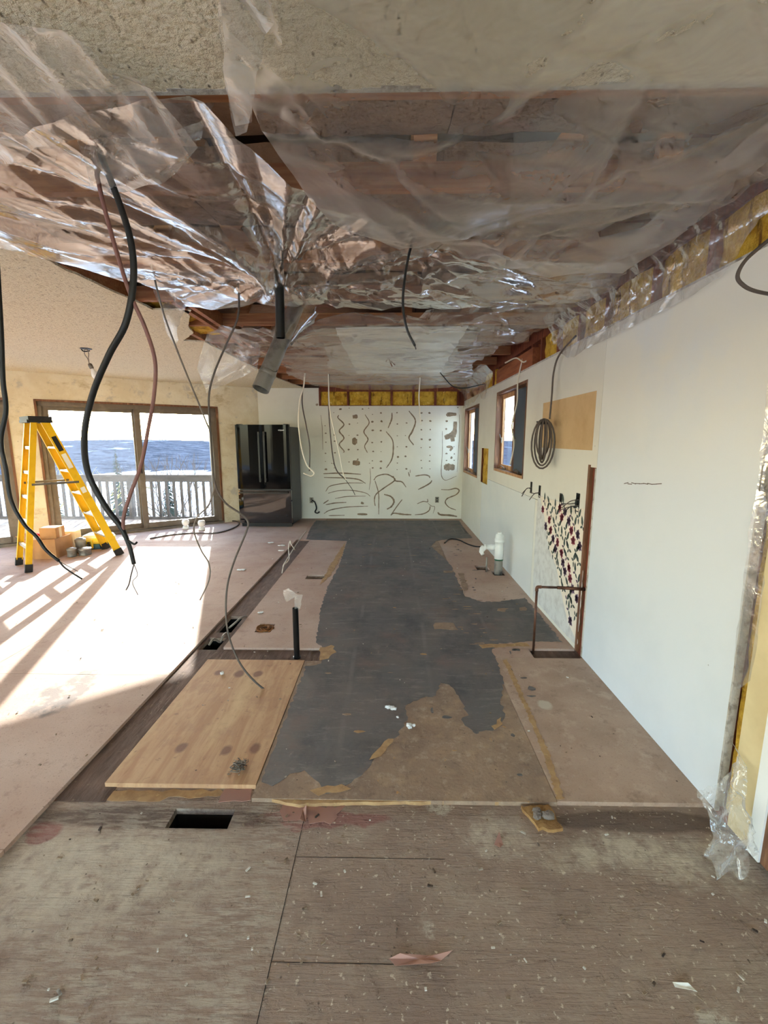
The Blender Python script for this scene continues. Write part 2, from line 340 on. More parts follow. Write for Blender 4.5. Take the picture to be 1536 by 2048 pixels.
MAT['ply'] = pmat('yellow_plywood', lin(208, 168, 126), 0.7, layers=[
    (lin(190, 146, 106), dict(s=4, st=(4, .55, 1), lo=.4, hi=.62, det=5, dist=1.2)), (lin(218, 184, 136), dict(s=3, off=(1, 7, 0), st=(2, .5, 1), lo=.55, hi=.7)),
    (lin(168, 124, 84), dict(s=9, st=(3, .7, 1), lo=.60, hi=.72, det=6, b=.6)), (lin(180, 138, 106), dict(s=5, off=(2, 2, 0), lo=.50, hi=.60, det=12, r=.75, b=.5)), (lin(150, 112, 86), dict(s=24, lo=.62, hi=.70, det=6, b=.6)),
    ] + [(lin(128, 88, 70), dict(k='ball', c=(cx, cy, 0), rad=(rx, rx*1.35, 1), warp=.02, wscale=18, lo=1.0, hi=.6, b=.85)) for cx, cy, rx in
         ((-1.03, 1.93, .032), (-.80, 1.915, .032), (-.665, 1.93, .032), (-.86, 2.62, .036), (-.98, 2.62, .04), (-1.12, 2.63, .03))] + [
    (lin(92, 70, 56), dict(k='voro', s=8, lo=.045, hi=.02))], bumps=[(dict(s=20, st=(4, .5, 1), lo=.3, hi=.7), .15, .002)])
MAT['cream'] = pmat('cream_painted_drywall', lin(224, 220, 206), 0.55, layers=[(lin(214, 209, 194), dict(s=1.3, lo=.45, hi=.7)), (lin(150, 140, 128), dict(k='voro', s=4.5, lo=.030, hi=.012)),
    (lin(120, 112, 104), dict(s=26, st=(1, 1.5, 1), lo=.735, hi=.75, b=.7))], bumps=[(dict(s=160, lo=.3, hi=.7), .05, .001)])
MAT['white_wall'] = pmat('white_painted_drywall', lin(222, 227, 231), 0.42, layers=[(lin(212, 218, 223), dict(s=1.1, lo=.45, hi=.7)), (lin(140, 138, 136), dict(k='voro', s=6, lo=.026, hi=.012)),
    (lin(238, 232, 214), dict(k='axis', ax=2, lo=1.25, hi=1.9, b=.75), dict(s=1.5, lo=.2, hi=.5))], bumps=[(dict(s=120, lo=.3, hi=.7), .06, .001)])
MAT['pale_wall'] = pmat('pale_white_drywall', lin(222, 222, 216), 0.3, layers=[(lin(212, 214, 210), dict(s=1.3, lo=.45, hi=.7))])
MAT['gyp_edge'] = pmat('broken_gypsum_edge', lin(198, 192, 182), 0.9, layers=[(lin(150, 140, 128), dict(s=20, lo=.5, hi=.65))], bumps=[(dict(s=60), .6, .004)])
MAT['plaster'] = pmat('scraped_beige_wall', lin(218, 204, 174), 0.85, layers=[
    (lin(230, 220, 196), dict(s=2.4, lo=.42, hi=.60, det=7, r=.7)), (lin(186, 164, 120), dict(s=3.4, off=(4, 2, 1), st=(.6, .6, 1.2), lo=.56, hi=.66, det=8, r=.75, b=.7)),
    (lin(190, 182, 168), dict(s=5, off=(8, 2, 3), lo=.58, hi=.66, det=6, b=.8)), (lin(112, 94, 68), dict(k='voro', s=14, lo=.06, hi=.025)), (lin(140, 118, 84), dict(s=40, lo=.66, hi=.72, b=.6))],
    bumps=[(dict(s=30, lo=.3, hi=.7), .12, .002)])
MAT['popcorn'] = pmat('popcorn_ceiling', lin(236, 224, 196), 0.95, layers=[(lin(190, 168, 132), dict(s=42, lo=.52, hi=.68, det=3, b=.5)), (lin(120, 104, 84), dict(k='voro', s=30, st=(1, .55, 1), lo=.16, hi=.06, b=.8))],  # dark specks put the shade of the popcorn pits into the colour
    bumps=[(dict(s=55, lo=.25, hi=.75, det=4), 1.0, .012)])
MAT['kraft'] = pmat('brown_kraft_paper', lin(142, 112, 90), 0.7, layers=[(lin(110, 84, 68), dict(s=2.5, lo=.4, hi=.7)), (lin(160, 110, 108), dict(s=2.2, off=(3, 9, 1), lo=.58, hi=.66, b=.7)),
    (lin(104, 62, 62), dict(s=30, st=(.6, 3, 1), lo=.60, hi=.64, b=.8), dict(s=2.6, off=(7, 1, 1), lo=.56, hi=.62))], bumps=[(dict(s=9, lo=.3, hi=.7), .4, .02)])
MAT['lumber'] = pmat('orange_lumber', lin(166, 112, 74), 0.7, layers=[(lin(138, 86, 54), dict(s=8, st=(.4, 6, 6), lo=.4, hi=.65)), (lin(182, 132, 90), dict(s=6, st=(.3, 5, 5), lo=.55, hi=.7))])
MAT['stud_red'] = pmat('red_brown_stud', lin(126, 62, 38), 0.75, layers=[(lin(96, 44, 28), dict(s=8, st=(4, 4, .5), lo=.4, hi=.65)), (lin(176, 104, 66), dict(s=5, st=(4, 4, .6), lo=.58, hi=.72))])
MAT['header'] = pmat('rust_header_board', lin(160, 92, 54), 0.7, layers=[(lin(128, 66, 38), dict(s=7, st=(4, .4, 4), lo=.4, hi=.65))])
MAT['batt'] = pmat('yellow_fibreglass', lin(222, 180, 66), 0.95, layers=[(lin(176, 130, 30), dict(s=9, lo=.42, hi=.62, det=7, r=.7)), (lin(112, 72, 20), dict(s=6, st=(3, 3, .6), lo=.58, hi=.68, det=6)), (lin(240, 214, 120), dict(s=16, lo=.6, hi=.72))],
    bumps=[(dict(s=24, lo=.2, hi=.8, det=6), .9, .02)])
MAT['attic'] = pmat('dark_attic_sheathing', lin(88, 66, 54), 0.9, layers=[(lin(60, 44, 36), dict(s=3, lo=.4, hi=.7))])
MAT['frame_metal'] = pmat('bronze_door_frame', lin(118, 106, 92), 0.45, layers=[(lin(136, 126, 112), dict(s=6, lo=.5, hi=.7))], metallic=0.2)
MAT['jamb_wood'] = pmat('brown_wood_jamb', lin(128, 86, 58), 0.6, layers=[(lin(100, 62, 40), dict(s=10, st=(3, 3, .4), lo=.4, hi=.65)), (lin(170, 126, 90), dict(s=7, st=(3, 3, .4), lo=.58, hi=.7))])
MAT['raw_wood'] = pmat('raw_pine', lin(196, 150, 104), 0.7, layers=[(lin(166, 116, 74), dict(s=8, st=(3, 3, .5), lo=.42, hi=.66))])
MAT['fiber_yellow'] = pmat('yellow_fibreglass_rail', lin(244, 190, 16), 0.45, layers=[(lin(226, 168, 12), dict(s=8, lo=.5, hi=.7))])
MAT['alu'] = pmat('aluminium', lin(190, 190, 188), 0.35, metallic=0.8)
MAT['rubber'] = pmat('black_rubber', lin(34, 32, 30), 0.6)
MAT['black_gloss'] = pmat('black_appliance_gloss', lin(7, 8, 10), 0.05, spec=0.10, bumps=[(dict(s=1.6, lo=.3, hi=.7, det=1), .05, .02)])
MAT['black_polish'] = pmat('black_polished_drawer', lin(7, 8, 10), 0.04, spec=0.9, bumps=[(dict(s=1.2, lo=.3, hi=.7, det=1), .12, .03)])
MAT['black_matte'] = pmat('black_appliance_side', lin(24, 24, 26), 0.35, bumps=[(dict(s=160), .1, .001)])
MAT['abs'] = pmat('black_abs_plastic', lin(16, 16, 17), 0.28)
MAT['cable_black'] = pmat('black_cable_jacket', lin(26, 24, 23), 0.5)
MAT['cable_brown'] = pmat('grey_brown_cable_jacket', lin(92, 80, 72), 0.55)
MAT['cable_grey'] = pmat('grey_cable_jacket', lin(128, 116, 104), 0.55)
MAT['cable_red'] = pmat('dusty_red_brown_cable', lin(128, 86, 78), 0.55)
MAT['cable_white'] = pmat('white_cable_jacket', lin(232, 222, 202), 0.5)
MAT['copper_wire'] = pmat('bare_wire', lin(70, 62, 60), 0.45)
MAT['galv'] = pmat('galvanised_steel', lin(150, 145, 136), 0.4, metallic=0.4, layers=[(lin(112, 108, 102), dict(s=9, lo=.45, hi=.65))])
MAT['copper'] = pmat('aged_copper_pipe', lin(112, 74, 56), 0.42, metallic=0.55, layers=[(lin(76, 54, 46), dict(s=12, lo=.45, hi=.65))])
MAT['pvc'] = pmat('white_pvc', lin(236, 236, 230), 0.35)
MAT['cardboard'] = pmat('cardboard', lin(192, 146, 100), 0.8, layers=[(lin(174, 128, 84), dict(s=4, lo=.45, hi=.7))])
MAT['carton'] = pmat('pale_carton', lin(222, 206, 176), 0.75)
MAT['red_plastic'] = pmat('red_plastic', lin(190, 40, 36), 0.4)
MAT['blue_strap'] = pmat('blue_webbing', lin(70, 116, 160), 0.7)
MAT['yellow_strap'] = pmat('yellow_webbing', lin(224, 196, 70), 0.7)
MAT['white_print'] = pmat('pale_coil_top', lin(240, 236, 222), 0.6)
MAT['glue'] = pmat('brown_adhesive', lin(150, 130, 108), 0.8, layers=[(lin(124, 106, 86), dict(s=20, lo=.4, hi=.6))])
MAT['kraft_patch'] = pmat('bare_drywall_paper', lin(206, 174, 128), 0.85, layers=[(lin(194, 160, 114), dict(s=5, lo=.45, hi=.7))])
MAT['wallpaper'] = pmat('cream_wallpaper', lin(236, 224, 206), 0.7, layers=[(lin(226, 212, 192), dict(s=8, lo=.45, hi=.7))])
MAT['bare_plaster'] = pmat('grey_bare_plaster', lin(214, 212, 206), 0.85, layers=[(lin(196, 192, 186), dict(s=12, lo=.45, hi=.65)), (lin(110, 100, 90), dict(s=36, lo=.68, hi=.72))], bumps=[(dict(s=50), .3, .002)])
MAT['leaf_print'] = pmat('dark_green_print', lin(62, 76, 70), 0.7)
MAT['rose_print'] = pmat('dusty_rose_print', lin(146, 62, 78), 0.7)
MAT['plum_print'] = pmat('plum_print', lin(96, 72, 96), 0.7)
MAT['white_paint'] = pmat('white_paint', lin(238, 238, 234), 0.4)
MAT['beige_wall'] = pmat('yellow_beige_wall', lin(222, 202, 156), 0.7, layers=[(lin(206, 184, 138), dict(s=3, lo=.45, hi=.7))])
MAT['foam'] = pmat('white_foam_chunk', lin(240, 238, 232), 0.8, bumps=[(dict(s=40), .5, .01)])
MAT['scrap_wood'] = pmat('ochre_broken_board', lin(180, 140, 88), 0.85, layers=[(lin(150, 110, 66), dict(s=24, lo=.45, hi=.65))], bumps=[(dict(s=40), .5, .006)])
MAT['mortar'] = pmat('grey_mortar', lin(140, 128, 118), 0.9, bumps=[(dict(s=30), .7, .01)])
MAT['paper_pink'] = pmat('pink_paper_scrap', lin(176, 134, 118), 0.8)
MAT['deck'] = pmat('weathered_deck', lin(100, 92, 86), 0.8, layers=[(lin(80, 74, 70), dict(s=5, st=(.5, 6, 1), lo=.4, hi=.65))], spec=0.0)
MAT['snow'] = pmat('patchy_snow', lin(214, 220, 228), 0.7, layers=[(lin(128, 122, 92), dict(s=.06, lo=.55, hi=.66, det=8)), (lin(88, 88, 70), dict(s=.3, st=(.4, 2.0, 1), lo=.62, hi=.70, det=6))], spec=0.0)
MAT['woods'] = pmat('haze_tinted_woods', lin(74, 80, 92), 0.95, layers=[(lin(40, 48, 60), dict(s=.10, st=(1, 1, 4), lo=.42, hi=.60, det=8, r=.75)), (lin(150, 160, 176), dict(s=.03, off=(3, 3, 0), st=(1, .4, 1), lo=.62, hi=.68, det=8))], spec=0.0)  # blue-grey puts the distance haze into the colour of the woods
MAT['conifer'] = pmat('conifer_needles', lin(48, 62, 50), 0.9, spec=0.0)
MAT['bark'] = pmat('grey_bark', lin(84, 72, 64), 0.9, spec=0.0)
MAT['dry_grass'] = pmat('dry_yellow_shrub', lin(168, 150, 84), 0.9, spec=0.0)
MAT['glass'] = glass('clear_pane', 0.005)
MAT['glass_dusty'] = glass('dusty_pane', 0.014)
MAT['bulb_glass'] = pmat('frosted_bulb', lin(236, 232, 224), 0.25)
MAT['dark_panel'] = pmat('dark_slate_panel', lin(74, 84, 96), 0.7)
MAT['void'] = pmat('gap_shade_black', lin(12, 11, 10), 0.9)  # near-black puts the shade inside holes and gaps into the colour
MAT['brass'] = pmat('dull_metal', lin(120, 112, 100), 0.4, metallic=0.6)
MAT['mark'] = pmat('pencil_mark', lin(96, 82, 74), 0.8)
MAT['film_front'] = plastic('hazy_front_film', 0.20, 0.08, 0.28, (0.90, 0.89, 0.85, 1), 0.18, 4, 0.0, 0.56)
MAT['film_mid'] = plastic('shiny_film', 0.10, 0.20, 0.14, (0.92, 0.92, 0.92, 1), 0.12, 7, 0.0, 0.34)
MAT['film_far'] = plastic('milky_far_film', 0.06, 0.13, 0.2, (0.92, 0.91, 0.90, 1), 0.2, 7, 0.0, 0.30)
MAT['film_scrap'] = plastic('milky_scrap_film', 0.36, 0.12, 0.25, (0.9, 0.9, 0.87, 1), 0.3, 10, .1, .72)
MAT['film_corner'] = plastic('crumpled_corner_film', 0.34, 0.16, 0.2, (0.9, 0.9, 0.88, 1), 0.4, 14, 0.1, 0.75)
MAT['film_wall'] = plastic('wall_strip_film', 0.13, 0.16, 0.16, (0.92, 0.9, 0.9, 1), 0.3, 9, 0.0, 0.42)

# ------------------------------------------------------------------ setting: floor
ZT = -0.019                     # top of the old subfloor; underlayment tops lie at z = 0
XR = 1.33; YB = 8.28; CEIL = 2.42
h1 = atz(330, 1656, ZT); h2 = atz(478, 1619, ZT)
duct = (float(h1[0]), float(h2[0]) - .015, float(h1[1]), float(h2[1]))
g1 = (-1.40, -1.27, 2.98, 3.18); g2 = (-1.39, -1.27, 3.27, 3.60)
V, Fc = slab(-11, 1.75, -4.2, YB + .25, -0.045, ZT, [duct, g1, g2, (-0.935, -0.72, 4.58, 4.73), (1.0, 1.15, 4.95, 5.13), (1.15, 1.27, 4.74, 4.90), (1.05, 1.19, 7.03, 7.36)], lambda u, v, w: (u, v, w))
floor = mesh_obj('floor', V, Fc, MAT['subfloor']); tag(floor, 'old worn plywood subfloor with layers of underlayment left on it', kind='structure')
def board(name, x0, x1, y0, y1, mat, holes=(), z0=ZT, z1=0.0):
    V, Fc = slab(x0, x1, y0, y1, z0, z1, list(holes), lambda u, v, w: (u, v, w))
    return mesh_obj(name, V, Fc, mat, floor)
# darker strip of old floor showing in the grooves
board('groove_bottom', -1.43, -1.21, 1.62, 6.46, MAT['dark_sub'], [g1, g2], ZT, ZT + .002)
board('groove_bottom', -1.209, -0.47, 2.80, 2.99, MAT['dark_sub'], (), ZT, ZT + .002)
board('groove_bottom', 0.80, 1.329, 2.865, 3.005, MAT['dark_sub'], (), ZT, ZT + .002)
# left field of particle board panels
ys = [-1.06, 0.16, 1.38, 2.60, 3.82, 5.04, 6.26, 8.27]
for j in range(len(ys) - 1):
    xs = [-1.43, -2.66 if j % 2 else -3.27, -5.1 if j % 2 else -5.7, -7.6]
    for i in range(3):
        x1, x0 = xs[i], xs[i+1]
        y0, y1 = ys[j] + .0015, ys[j+1] - .0015
        lim = lambda x: YB + (x + 2.46) * 0.7813 - 0.02     # keep inside the slanted wall
        if y1 <= lim(x0): poly = [(x0+.0015, y0), (x1-.0015, y0), (x1-.0015, y1), (x0+.0015, y1)]
        else:
            xa = -2.46 + (y1 + .02 - YB) / 0.7813; xb = -2.46 + (y0 + .02 - YB) / 0.7813
            if x1 <= xb: continue
            poly = [(max(x0+.0015, xb), y0), (x1-.0015, y0)]
            if xa < x1: poly += [(x1-.0015, y1), (xa, y1)]
            else: poly += [(x1-.0015, lim(x1))]
            if xb < x0: poly += [(x0+.0015, lim(x0+.0015))]
        MB().prism(poly, ZT, 0.0).build('particle_board_panel', MAT['particle'], floor)
board('particle_board_panel', -1.43, -1.23, 6.47, 8.27, MAT['particle'])
# left strip behind the cross groove, with a vent hole and a broken hole
vh = (-0.935, -0.72, 4.58, 4.73)
nest_h = (-1.075, -0.95, 3.245, 3.40)
for y0, y1 in ((2.985, 4.20), (4.203, 5.42), (5.423, 6.455)):
    board('particle_board_strip', -1.222, -0.45, y0, y1, MAT['particle'], [h for h in (vh, nest_h) if y0 < h[2] < y1])
pp = board('plywood_patch', -1.262, -0.592, 1.70, 2.805, MAT['ply'], (), ZT, 0.002)
pp['label'] = 'yellow plywood patch with knots'
# centre field
lh = (1.0, 1.15, 4.95, 5.13); phh = (1.15, 1.27, 4.74, 4.90); vt = (1.05, 1.19, 7.03, 7.36)
board('underlayment_panel', -0.588, 0.698, 1.63, 2.80, MAT['board'])
board('underlayment_panel', -0.449, 0.698, 2.803, 4.60, MAT['board'])
board('underlayment_panel', -0.449, 0.698, 4.603, 6.455, MAT['board'])
board('underlayment_panel', -1.228, 0.698, 6.458, 8.27, MAT['board'])
board('particle_board_panel', 0.70, 1.329, 1.635, 2.865, MAT['board_new'])
board('particle_board_panel', 0.70, 0.995, 2.868, 3.0, MAT['particle'])
board('underlayment_panel', 0.70, 1.329, 3.003, 4.40, MAT['particle'])
board('underlayment_panel', 0.70, 1.329, 4.403, 6.60, MAT['particle'], [lh, phh])
board('underlayment_panel', 0.70, 1.329, 6.603, 8.27, MAT['particle'], [vt])
# ochre glue line along the near right seam, ragged front edge of the sheet
def floor_poly(px, z=0.0, amp=0.0, step=.05):
    p = [atz(a, b, z) for a, b in px]
    return ragged([(q[0], q[1]) for q in p], amp, step)
MB().prism(floor_poly([(1006, 1320), (1014, 1318), (1058, 1415), (1098, 1505), (1128, 1598), (1114, 1600), (1090, 1515), (1048, 1412)], 0, .006, .012), 0.0, .0018).build('glue_line', MAT['edge_glue'], floor)
MB().prism(floor_poly([(545, 1602), (600, 1612), (720, 1606), (900, 1606), (1040, 1606), (1040, 1603), (700, 1602)], -.01, .004, .03), ZT, -.003).build('splintered_edge', MAT['edge_glue'], floor)
# black felt residue: its own torn outline
felt_px = [(632, 1041), (918, 1041), (930, 1060), (945, 1076), (900, 1078), (872, 1082), (862, 1093), (884, 1112), (902, 1131), (914, 1158), (930, 1193), (963, 1204),
    (1000, 1203), (1050, 1196), (1066, 1214), (1124, 1284), (1060, 1283), (1000, 1287), (984, 1300), (994, 1320), (1000, 1345), (1008, 1362), (1002, 1400), (1010, 1432), (985, 1462),
    (945, 1462), (920, 1440), (936, 1430), (918, 1392), (896, 1368), (882, 1364), (872, 1390), (842, 1396), (812, 1410), (816, 1436), (792, 1476), (742, 1530),
    (704, 1568), (655, 1586), (636, 1566), (612, 1540), (580, 1546), (545, 1572), (520, 1566), (560, 1466), (612, 1333), (640, 1328), (652, 1300), (632, 1285),
    (640, 1225), (655, 1175), (678, 1132), (690, 1096), (694, 1082), (612, 1079), (620, 1058)]
random.seed(11)
MB().prism(floor_poly(felt_px, 0, .0095, .024), 0.0, .0015).build('black_felt_residue', MAT['felt'], floor)['label'] = 'black felt residue with torn edge'
for px in ([(915, 1146), (926, 1146), (938, 1180), (928, 1182)], [(868, 1246), (905, 1246), (916, 1260), (866, 1258)], [(995, 1217), (1018, 1218), (1010, 1224), (992, 1222)],
           [(885, 1142), (905, 1141), (906, 1146), (886, 1146)], [(1040, 1216), (1052, 1214), (1054, 1222), (1038, 1222)]):
    MB().prism(floor_poly(px, 0, .012, .04), .0012, .0022).build('bare_patch', MAT['board'], floor)
for px in ([(640, 1296), (665, 1290), (672, 1306), (655, 1318), (640, 1322)], [(775, 1478), (790, 1476), (760, 1512), (740, 1520)], [(958, 1290), (1052, 1286), (1060, 1292), (965, 1297)],
           [(620, 1580), (680, 1570), (700, 1582), (640, 1592)], [(985, 1452), (1002, 1436), (1004, 1450), (992, 1460)], [(640, 1170), (655, 1140), (680, 1100), (690, 1086), (686, 1108), (662, 1150)]):
    MB().prism(floor_poly(px, 0, .010, .03), .0013, .0024).build('ochre_stain', MAT['edge_glue'], floor)
rg = random.Random(44)
for k in range(46):
    x, y = (rg.uniform(.45, 1.2), rg.uniform(3.1, 4.1)) if k < 14 else ((rg.uniform(.55, .85), rg.uniform(4.0, 6.3)) if k < 26 else (rg.uniform(-.5, .75), rg.uniform(1.9, 6.2)))
    w_, h_ = rg.uniform(.010, .05), rg.uniform(.004, .014); n_ = 7
    MB().prism([(x+w_*math.cos(2*math.pi*i/n_)*rg.uniform(.5, 1.2), y+h_*math.sin(2*math.pi*i/n_)*rg.uniform(.5, 1.2)) for i in range(n_)], .0012, .0021).build('bare_patch', MAT['board'] if k % 3 else MAT['edge_glue'], floor)
for k in range(30):
    x, y = (rg.uniform(.78, .92), rg.uniform(2.3, 3.0)) if k < 8 else ((rg.uniform(.80, .98), rg.uniform(3.9, 6.2)) if k < 20 else (rg.uniform(-.1, .7), rg.uniform(1.75, 2.4)))
    w_, h_ = rg.uniform(.008, .035), rg.uniform(.006, .03); n_ = 7
    MB().prism([(x+w_*math.cos(2*math.pi*i/n_)*rg.uniform(.5, 1.2), y+h_*math.sin(2*math.pi*i/n_)*rg.uniform(.5, 1.2)) for i in range(n_)], .0, .0014).build('felt_scrap', MAT['felt'], floor)
# old vinyl / paint remains under the front edge of the plywood
MB().prism(floor_poly([(205, 1580), (440, 1582), (455, 1592), (300, 1600), (205, 1598)], ZT, .012, .04), ZT, ZT+.0015).build('old_paint_strip', MAT['edge_glue'], floor)
MB().prism(floor_poly([(445, 1580), (505, 1576), (500, 1600), (440, 1604)], ZT, .008, .03), ZT, ZT+.0018).build('vinyl_remnant', MAT['paper_pink'], floor)
MB().prism(floor_poly([(560, 1612), (690, 1612), (660, 1650), (610, 1640), (570, 1640)], ZT, .014, .03), ZT, ZT+.0015).build('vinyl_remnant', MAT['paper_pink'], floor)
# seams of the foreground sheets (narrow dark gaps)
MB().box(-.351, -.349, .3, 1.60, ZT, ZT+.0006).build('sheet_joint', MAT['void'], floor)
MB().box(-.348, .02, 1.055, 1.0563, ZT, ZT+.0006).build('sheet_joint', MAT['void'], floor)
MB().box(-.348, .2, 1.385, 1.3863, ZT, ZT+.0006).build('sheet_joint', MAT['void'], floor)
# duct and void boxes below the holes
def well(name, r, z0, mat):
    V, Fc = slab(r[0]-.006, r[1]+.006, r[2]-.006, r[3]+.006, z0, -0.046, [(r[0], r[1], r[2], r[3])], lambda u, v, w: (u, v, w))
    o = mesh_obj(name, V, Fc, mat, floor); MB().box(r[0]-.006, r[1]+.006, r[2]-.006, r[3]+.006, z0-.01, z0).build('duct_bottom', mat, o)
well('duct_boot', duct, -.40, MAT['void']); well('floor_cavity', g1, -.25, MAT['void']); well('floor_cavity', g2, -.25, MAT['void']); well('floor_cavity', vh, -.2, MAT['dark_sub']); well('duct_boot', lh, -.16, MAT['galv']); well('floor_cavity', phh, -.3, MAT['void']); well('duct_boot', vt, -.2, MAT['void'])

# ------------------------------------------------------------------ setting: left slanted wall with patio doors
A38 = math.radians(38); DW = Vector((-math.cos(A38), -math.sin(A38), 0)); NW = Vector((-math.sin(A38), math.cos(A38), 0)); P0 = Vector((-2.46, YB, 0))
def WLf(t, z, w): return tuple(P0 + DW*t + Vector((0, 0, z)) + NW*w)      # w > 0 outward
D1 = (0.735, 3.265); D2 = (3.56, 6.10); DH = 2.055
V, Fc = slab(0.0, 9.0, -.1, CEIL, 0.0, 0.17, [(D1[0], D1[1], -.2, DH), (D2[0], D2[1], -.2, DH)], WLf)
wall_left = mesh_obj('wall_left', V, Fc, MAT['plaster']); tag(wall_left, 'scraped beige wall with two patio doors', kind='structure')
MWL = Matrix(((DW.x, NW.x, 0, P0.x), (DW.y, NW.y, 0, P0.y), (0, 0, 1, 0), (0, 0, 0, 1)))   # local (t, w, z)
def patio(name, d, label):
    r = empty(name, label, kind='structure', loc=tuple(P0 + DW*(d[0]+d[1])/2))
    r.location = (0, 0, 0)
    t0, t1 = d
    MB().box(t0, t0+.028, -.012, .17, 0, DH).build('wood_jamb', MAT['jamb_wood'], r, M=MWL)
    MB().box(t1-.028, t1, -.012, .17, 0, DH).build('wood_jamb', MAT['jamb_wood'], r, M=MWL)
    MB().box(t0, t1, -.012, .17, DH-.028, DH).build('wood_head', MAT['jamb_wood'], r, M=MWL)
    MB().box(t0+.028, t0+.075, .03, .15, .0, DH-.028).build('frame_stile', MAT['frame_metal'], r, M=MWL)
    MB().box(t1-.075, t1-.028, .03, .15, .0, DH-.028).build('frame_stile', MAT['frame_metal'], r, M=MWL)
    MB().box(t0+.028, t1-.028, .03, .15, DH-.09, DH-.028).build('frame_head', MAT['frame_metal'], r, M=MWL)
    MB().box(t0+.01, t1-.01, -.02, .17, -.03, .035).box(t0+.01, t1-.01, .05, .065, .035, .055).box(t0+.01, t1-.01, .10, .115, .035, .055).build('track', MAT['frame_metal'], r, M=MWL)
    tm = (t0+t1)/2
    for a, b, w, gm in ((t0+.07, tm+.03, .055, 'glass'), (tm-.03, t1-.07, .105, 'glass_dusty')):
        sash = MB().box(a, a+.085, w-.02, w+.02, .05, DH-.085).box(b-.085, b, w-.02, w+.02, .05, DH-.085).box(a+.06, b-.06, w-.02, w+.02, .05, .13).box(a+.06, b-.06, w-.02, w+.02, DH-.145, DH-.085).build('sash', MAT['frame_metal'], r, M=MWL)
        MB().box(a+.06, b-.06, w-.004, w+.004, .13, DH-.145).build('pane', MAT[gm], sash, M=MWL)
    MB().box(tm-.02, tm+.0, .02, .035, .95, 1.15).build('pull_handle', MAT['rubber'], r, M=MWL)
    return r
patio('door_1', D1, 'brown framed sliding patio door behind the yellow ladder'); patio('door_2', D2, 'sliding patio door cut off by the left edge of the photo')
# switch box on the wall between the doors
sb = MB().box(3.36, 3.42, -.012, .0, 1.08, 1.19, .003).build('light_switch', MAT['brass'], M=MWL); tag(sb, 'small metal switch plate between the patio doors', 'switch')
MB().box(3.375, 3.405, -.018, -.012, 1.11, 1.16).build('rocker', MAT['white_paint'], sb, M=MWL)

# ------------------------------------------------------------------ setting: back wall
V, Fc = slab(-2.46, 1.50, -.02, 2.10, YB, YB+.10, [], lambda u, v, w: (u, w, v))
wall_back = mesh_obj('wall_back', V, [f[::-1] for f in Fc], MAT['cream']); tag(wall_back, 'cream end wall covered with brown adhesive marks', kind='structure')
V, Fc = slab(-2.46, -1.335, 2.10, CEIL, YB, YB+.10, [], lambda u, v, w: (u, w, v))
mesh_obj('upper_drywall', V, [f[::-1] for f in Fc], MAT['cream'], wall_back)
MB().box(-1.335, 1.5, YB+.095, YB+.11, 2.10, CEIL+.1).build('sheathing', MAT['stud_red'], wall_back)
MB().box(-1.335, XR, YB, YB+.09, 2.355, CEIL).build('top_plate', MAT['stud_red'], wall_back)
MB().box(-1.335, XR, YB+.01, YB+.09, 2.095, 2.112).build('cut_edge', MAT['stud_red'], wall_back)
sx = [-1.32, -.80, -.40, 0.0, .40, .80, 1.22]
for i, x in enumerate(sx):
    MB().box(x-.02, x+.02, YB+.004, YB+.09, 2.105, 2.36).build('stud', MAT['stud_red'], wall_back)
for i in range(len(sx)-1):
    a, b = sx[i]+.022, sx[i+1]-.022
    bm = bmesh.new(); bmesh.ops.create_grid(bm, x_segments=8, y_segments=5, size=1)
    for v in bm.verts:
        u, w = v.co.x, v.co.y; v.co = Vector(((a+b)/2+u*(b-a)/2, YB+.035+random.uniform(-.012, .012)-.02*(1-u*u), 2.235+w*.125))
    bmesh.ops.reverse_faces(bm, faces=bm.faces); mb = MB(); mb.bm(bm); mb.build('insulation_batt', MAT['batt'], wall_back, smooth=True)
def bw(cx, cy): q = aty(600+cx/4.267, 740+cy/4.267, YB); return Vector((q[0], YB-.001, q[2]))
def stroke(pts, w, name='adhesive_stroke'):
    P = catmull([bw(*p) for p in pts], 6); m = len(P); vs = []; fs = []
    for i, p in enumerate(P):
        t = (P[min(i+1, m-1)]-P[max(i-1, 0)]).normalized(); n = Vector((t.z, 0, -t.x))
        ww = w*(.55+.45*math.sin(math.pi*min(1, (i+.6)/m)))*random.uniform(.75, 1.15)*.5
        vs += [p+n*ww+Vector((0, .0006, 0)), p+Vector((0, -.003, 0)), p-n*ww+Vector((0, .0006, 0))]
    for i in range(m-1):
        for k in (0, 1): fs.append((i*3+k, i*3+k+1, (i+1)*3+k+1, (i+1)*3+k))
    return mesh_obj(name, vs, fs, MAT['glue'], wall_back, True)
random.seed(5)
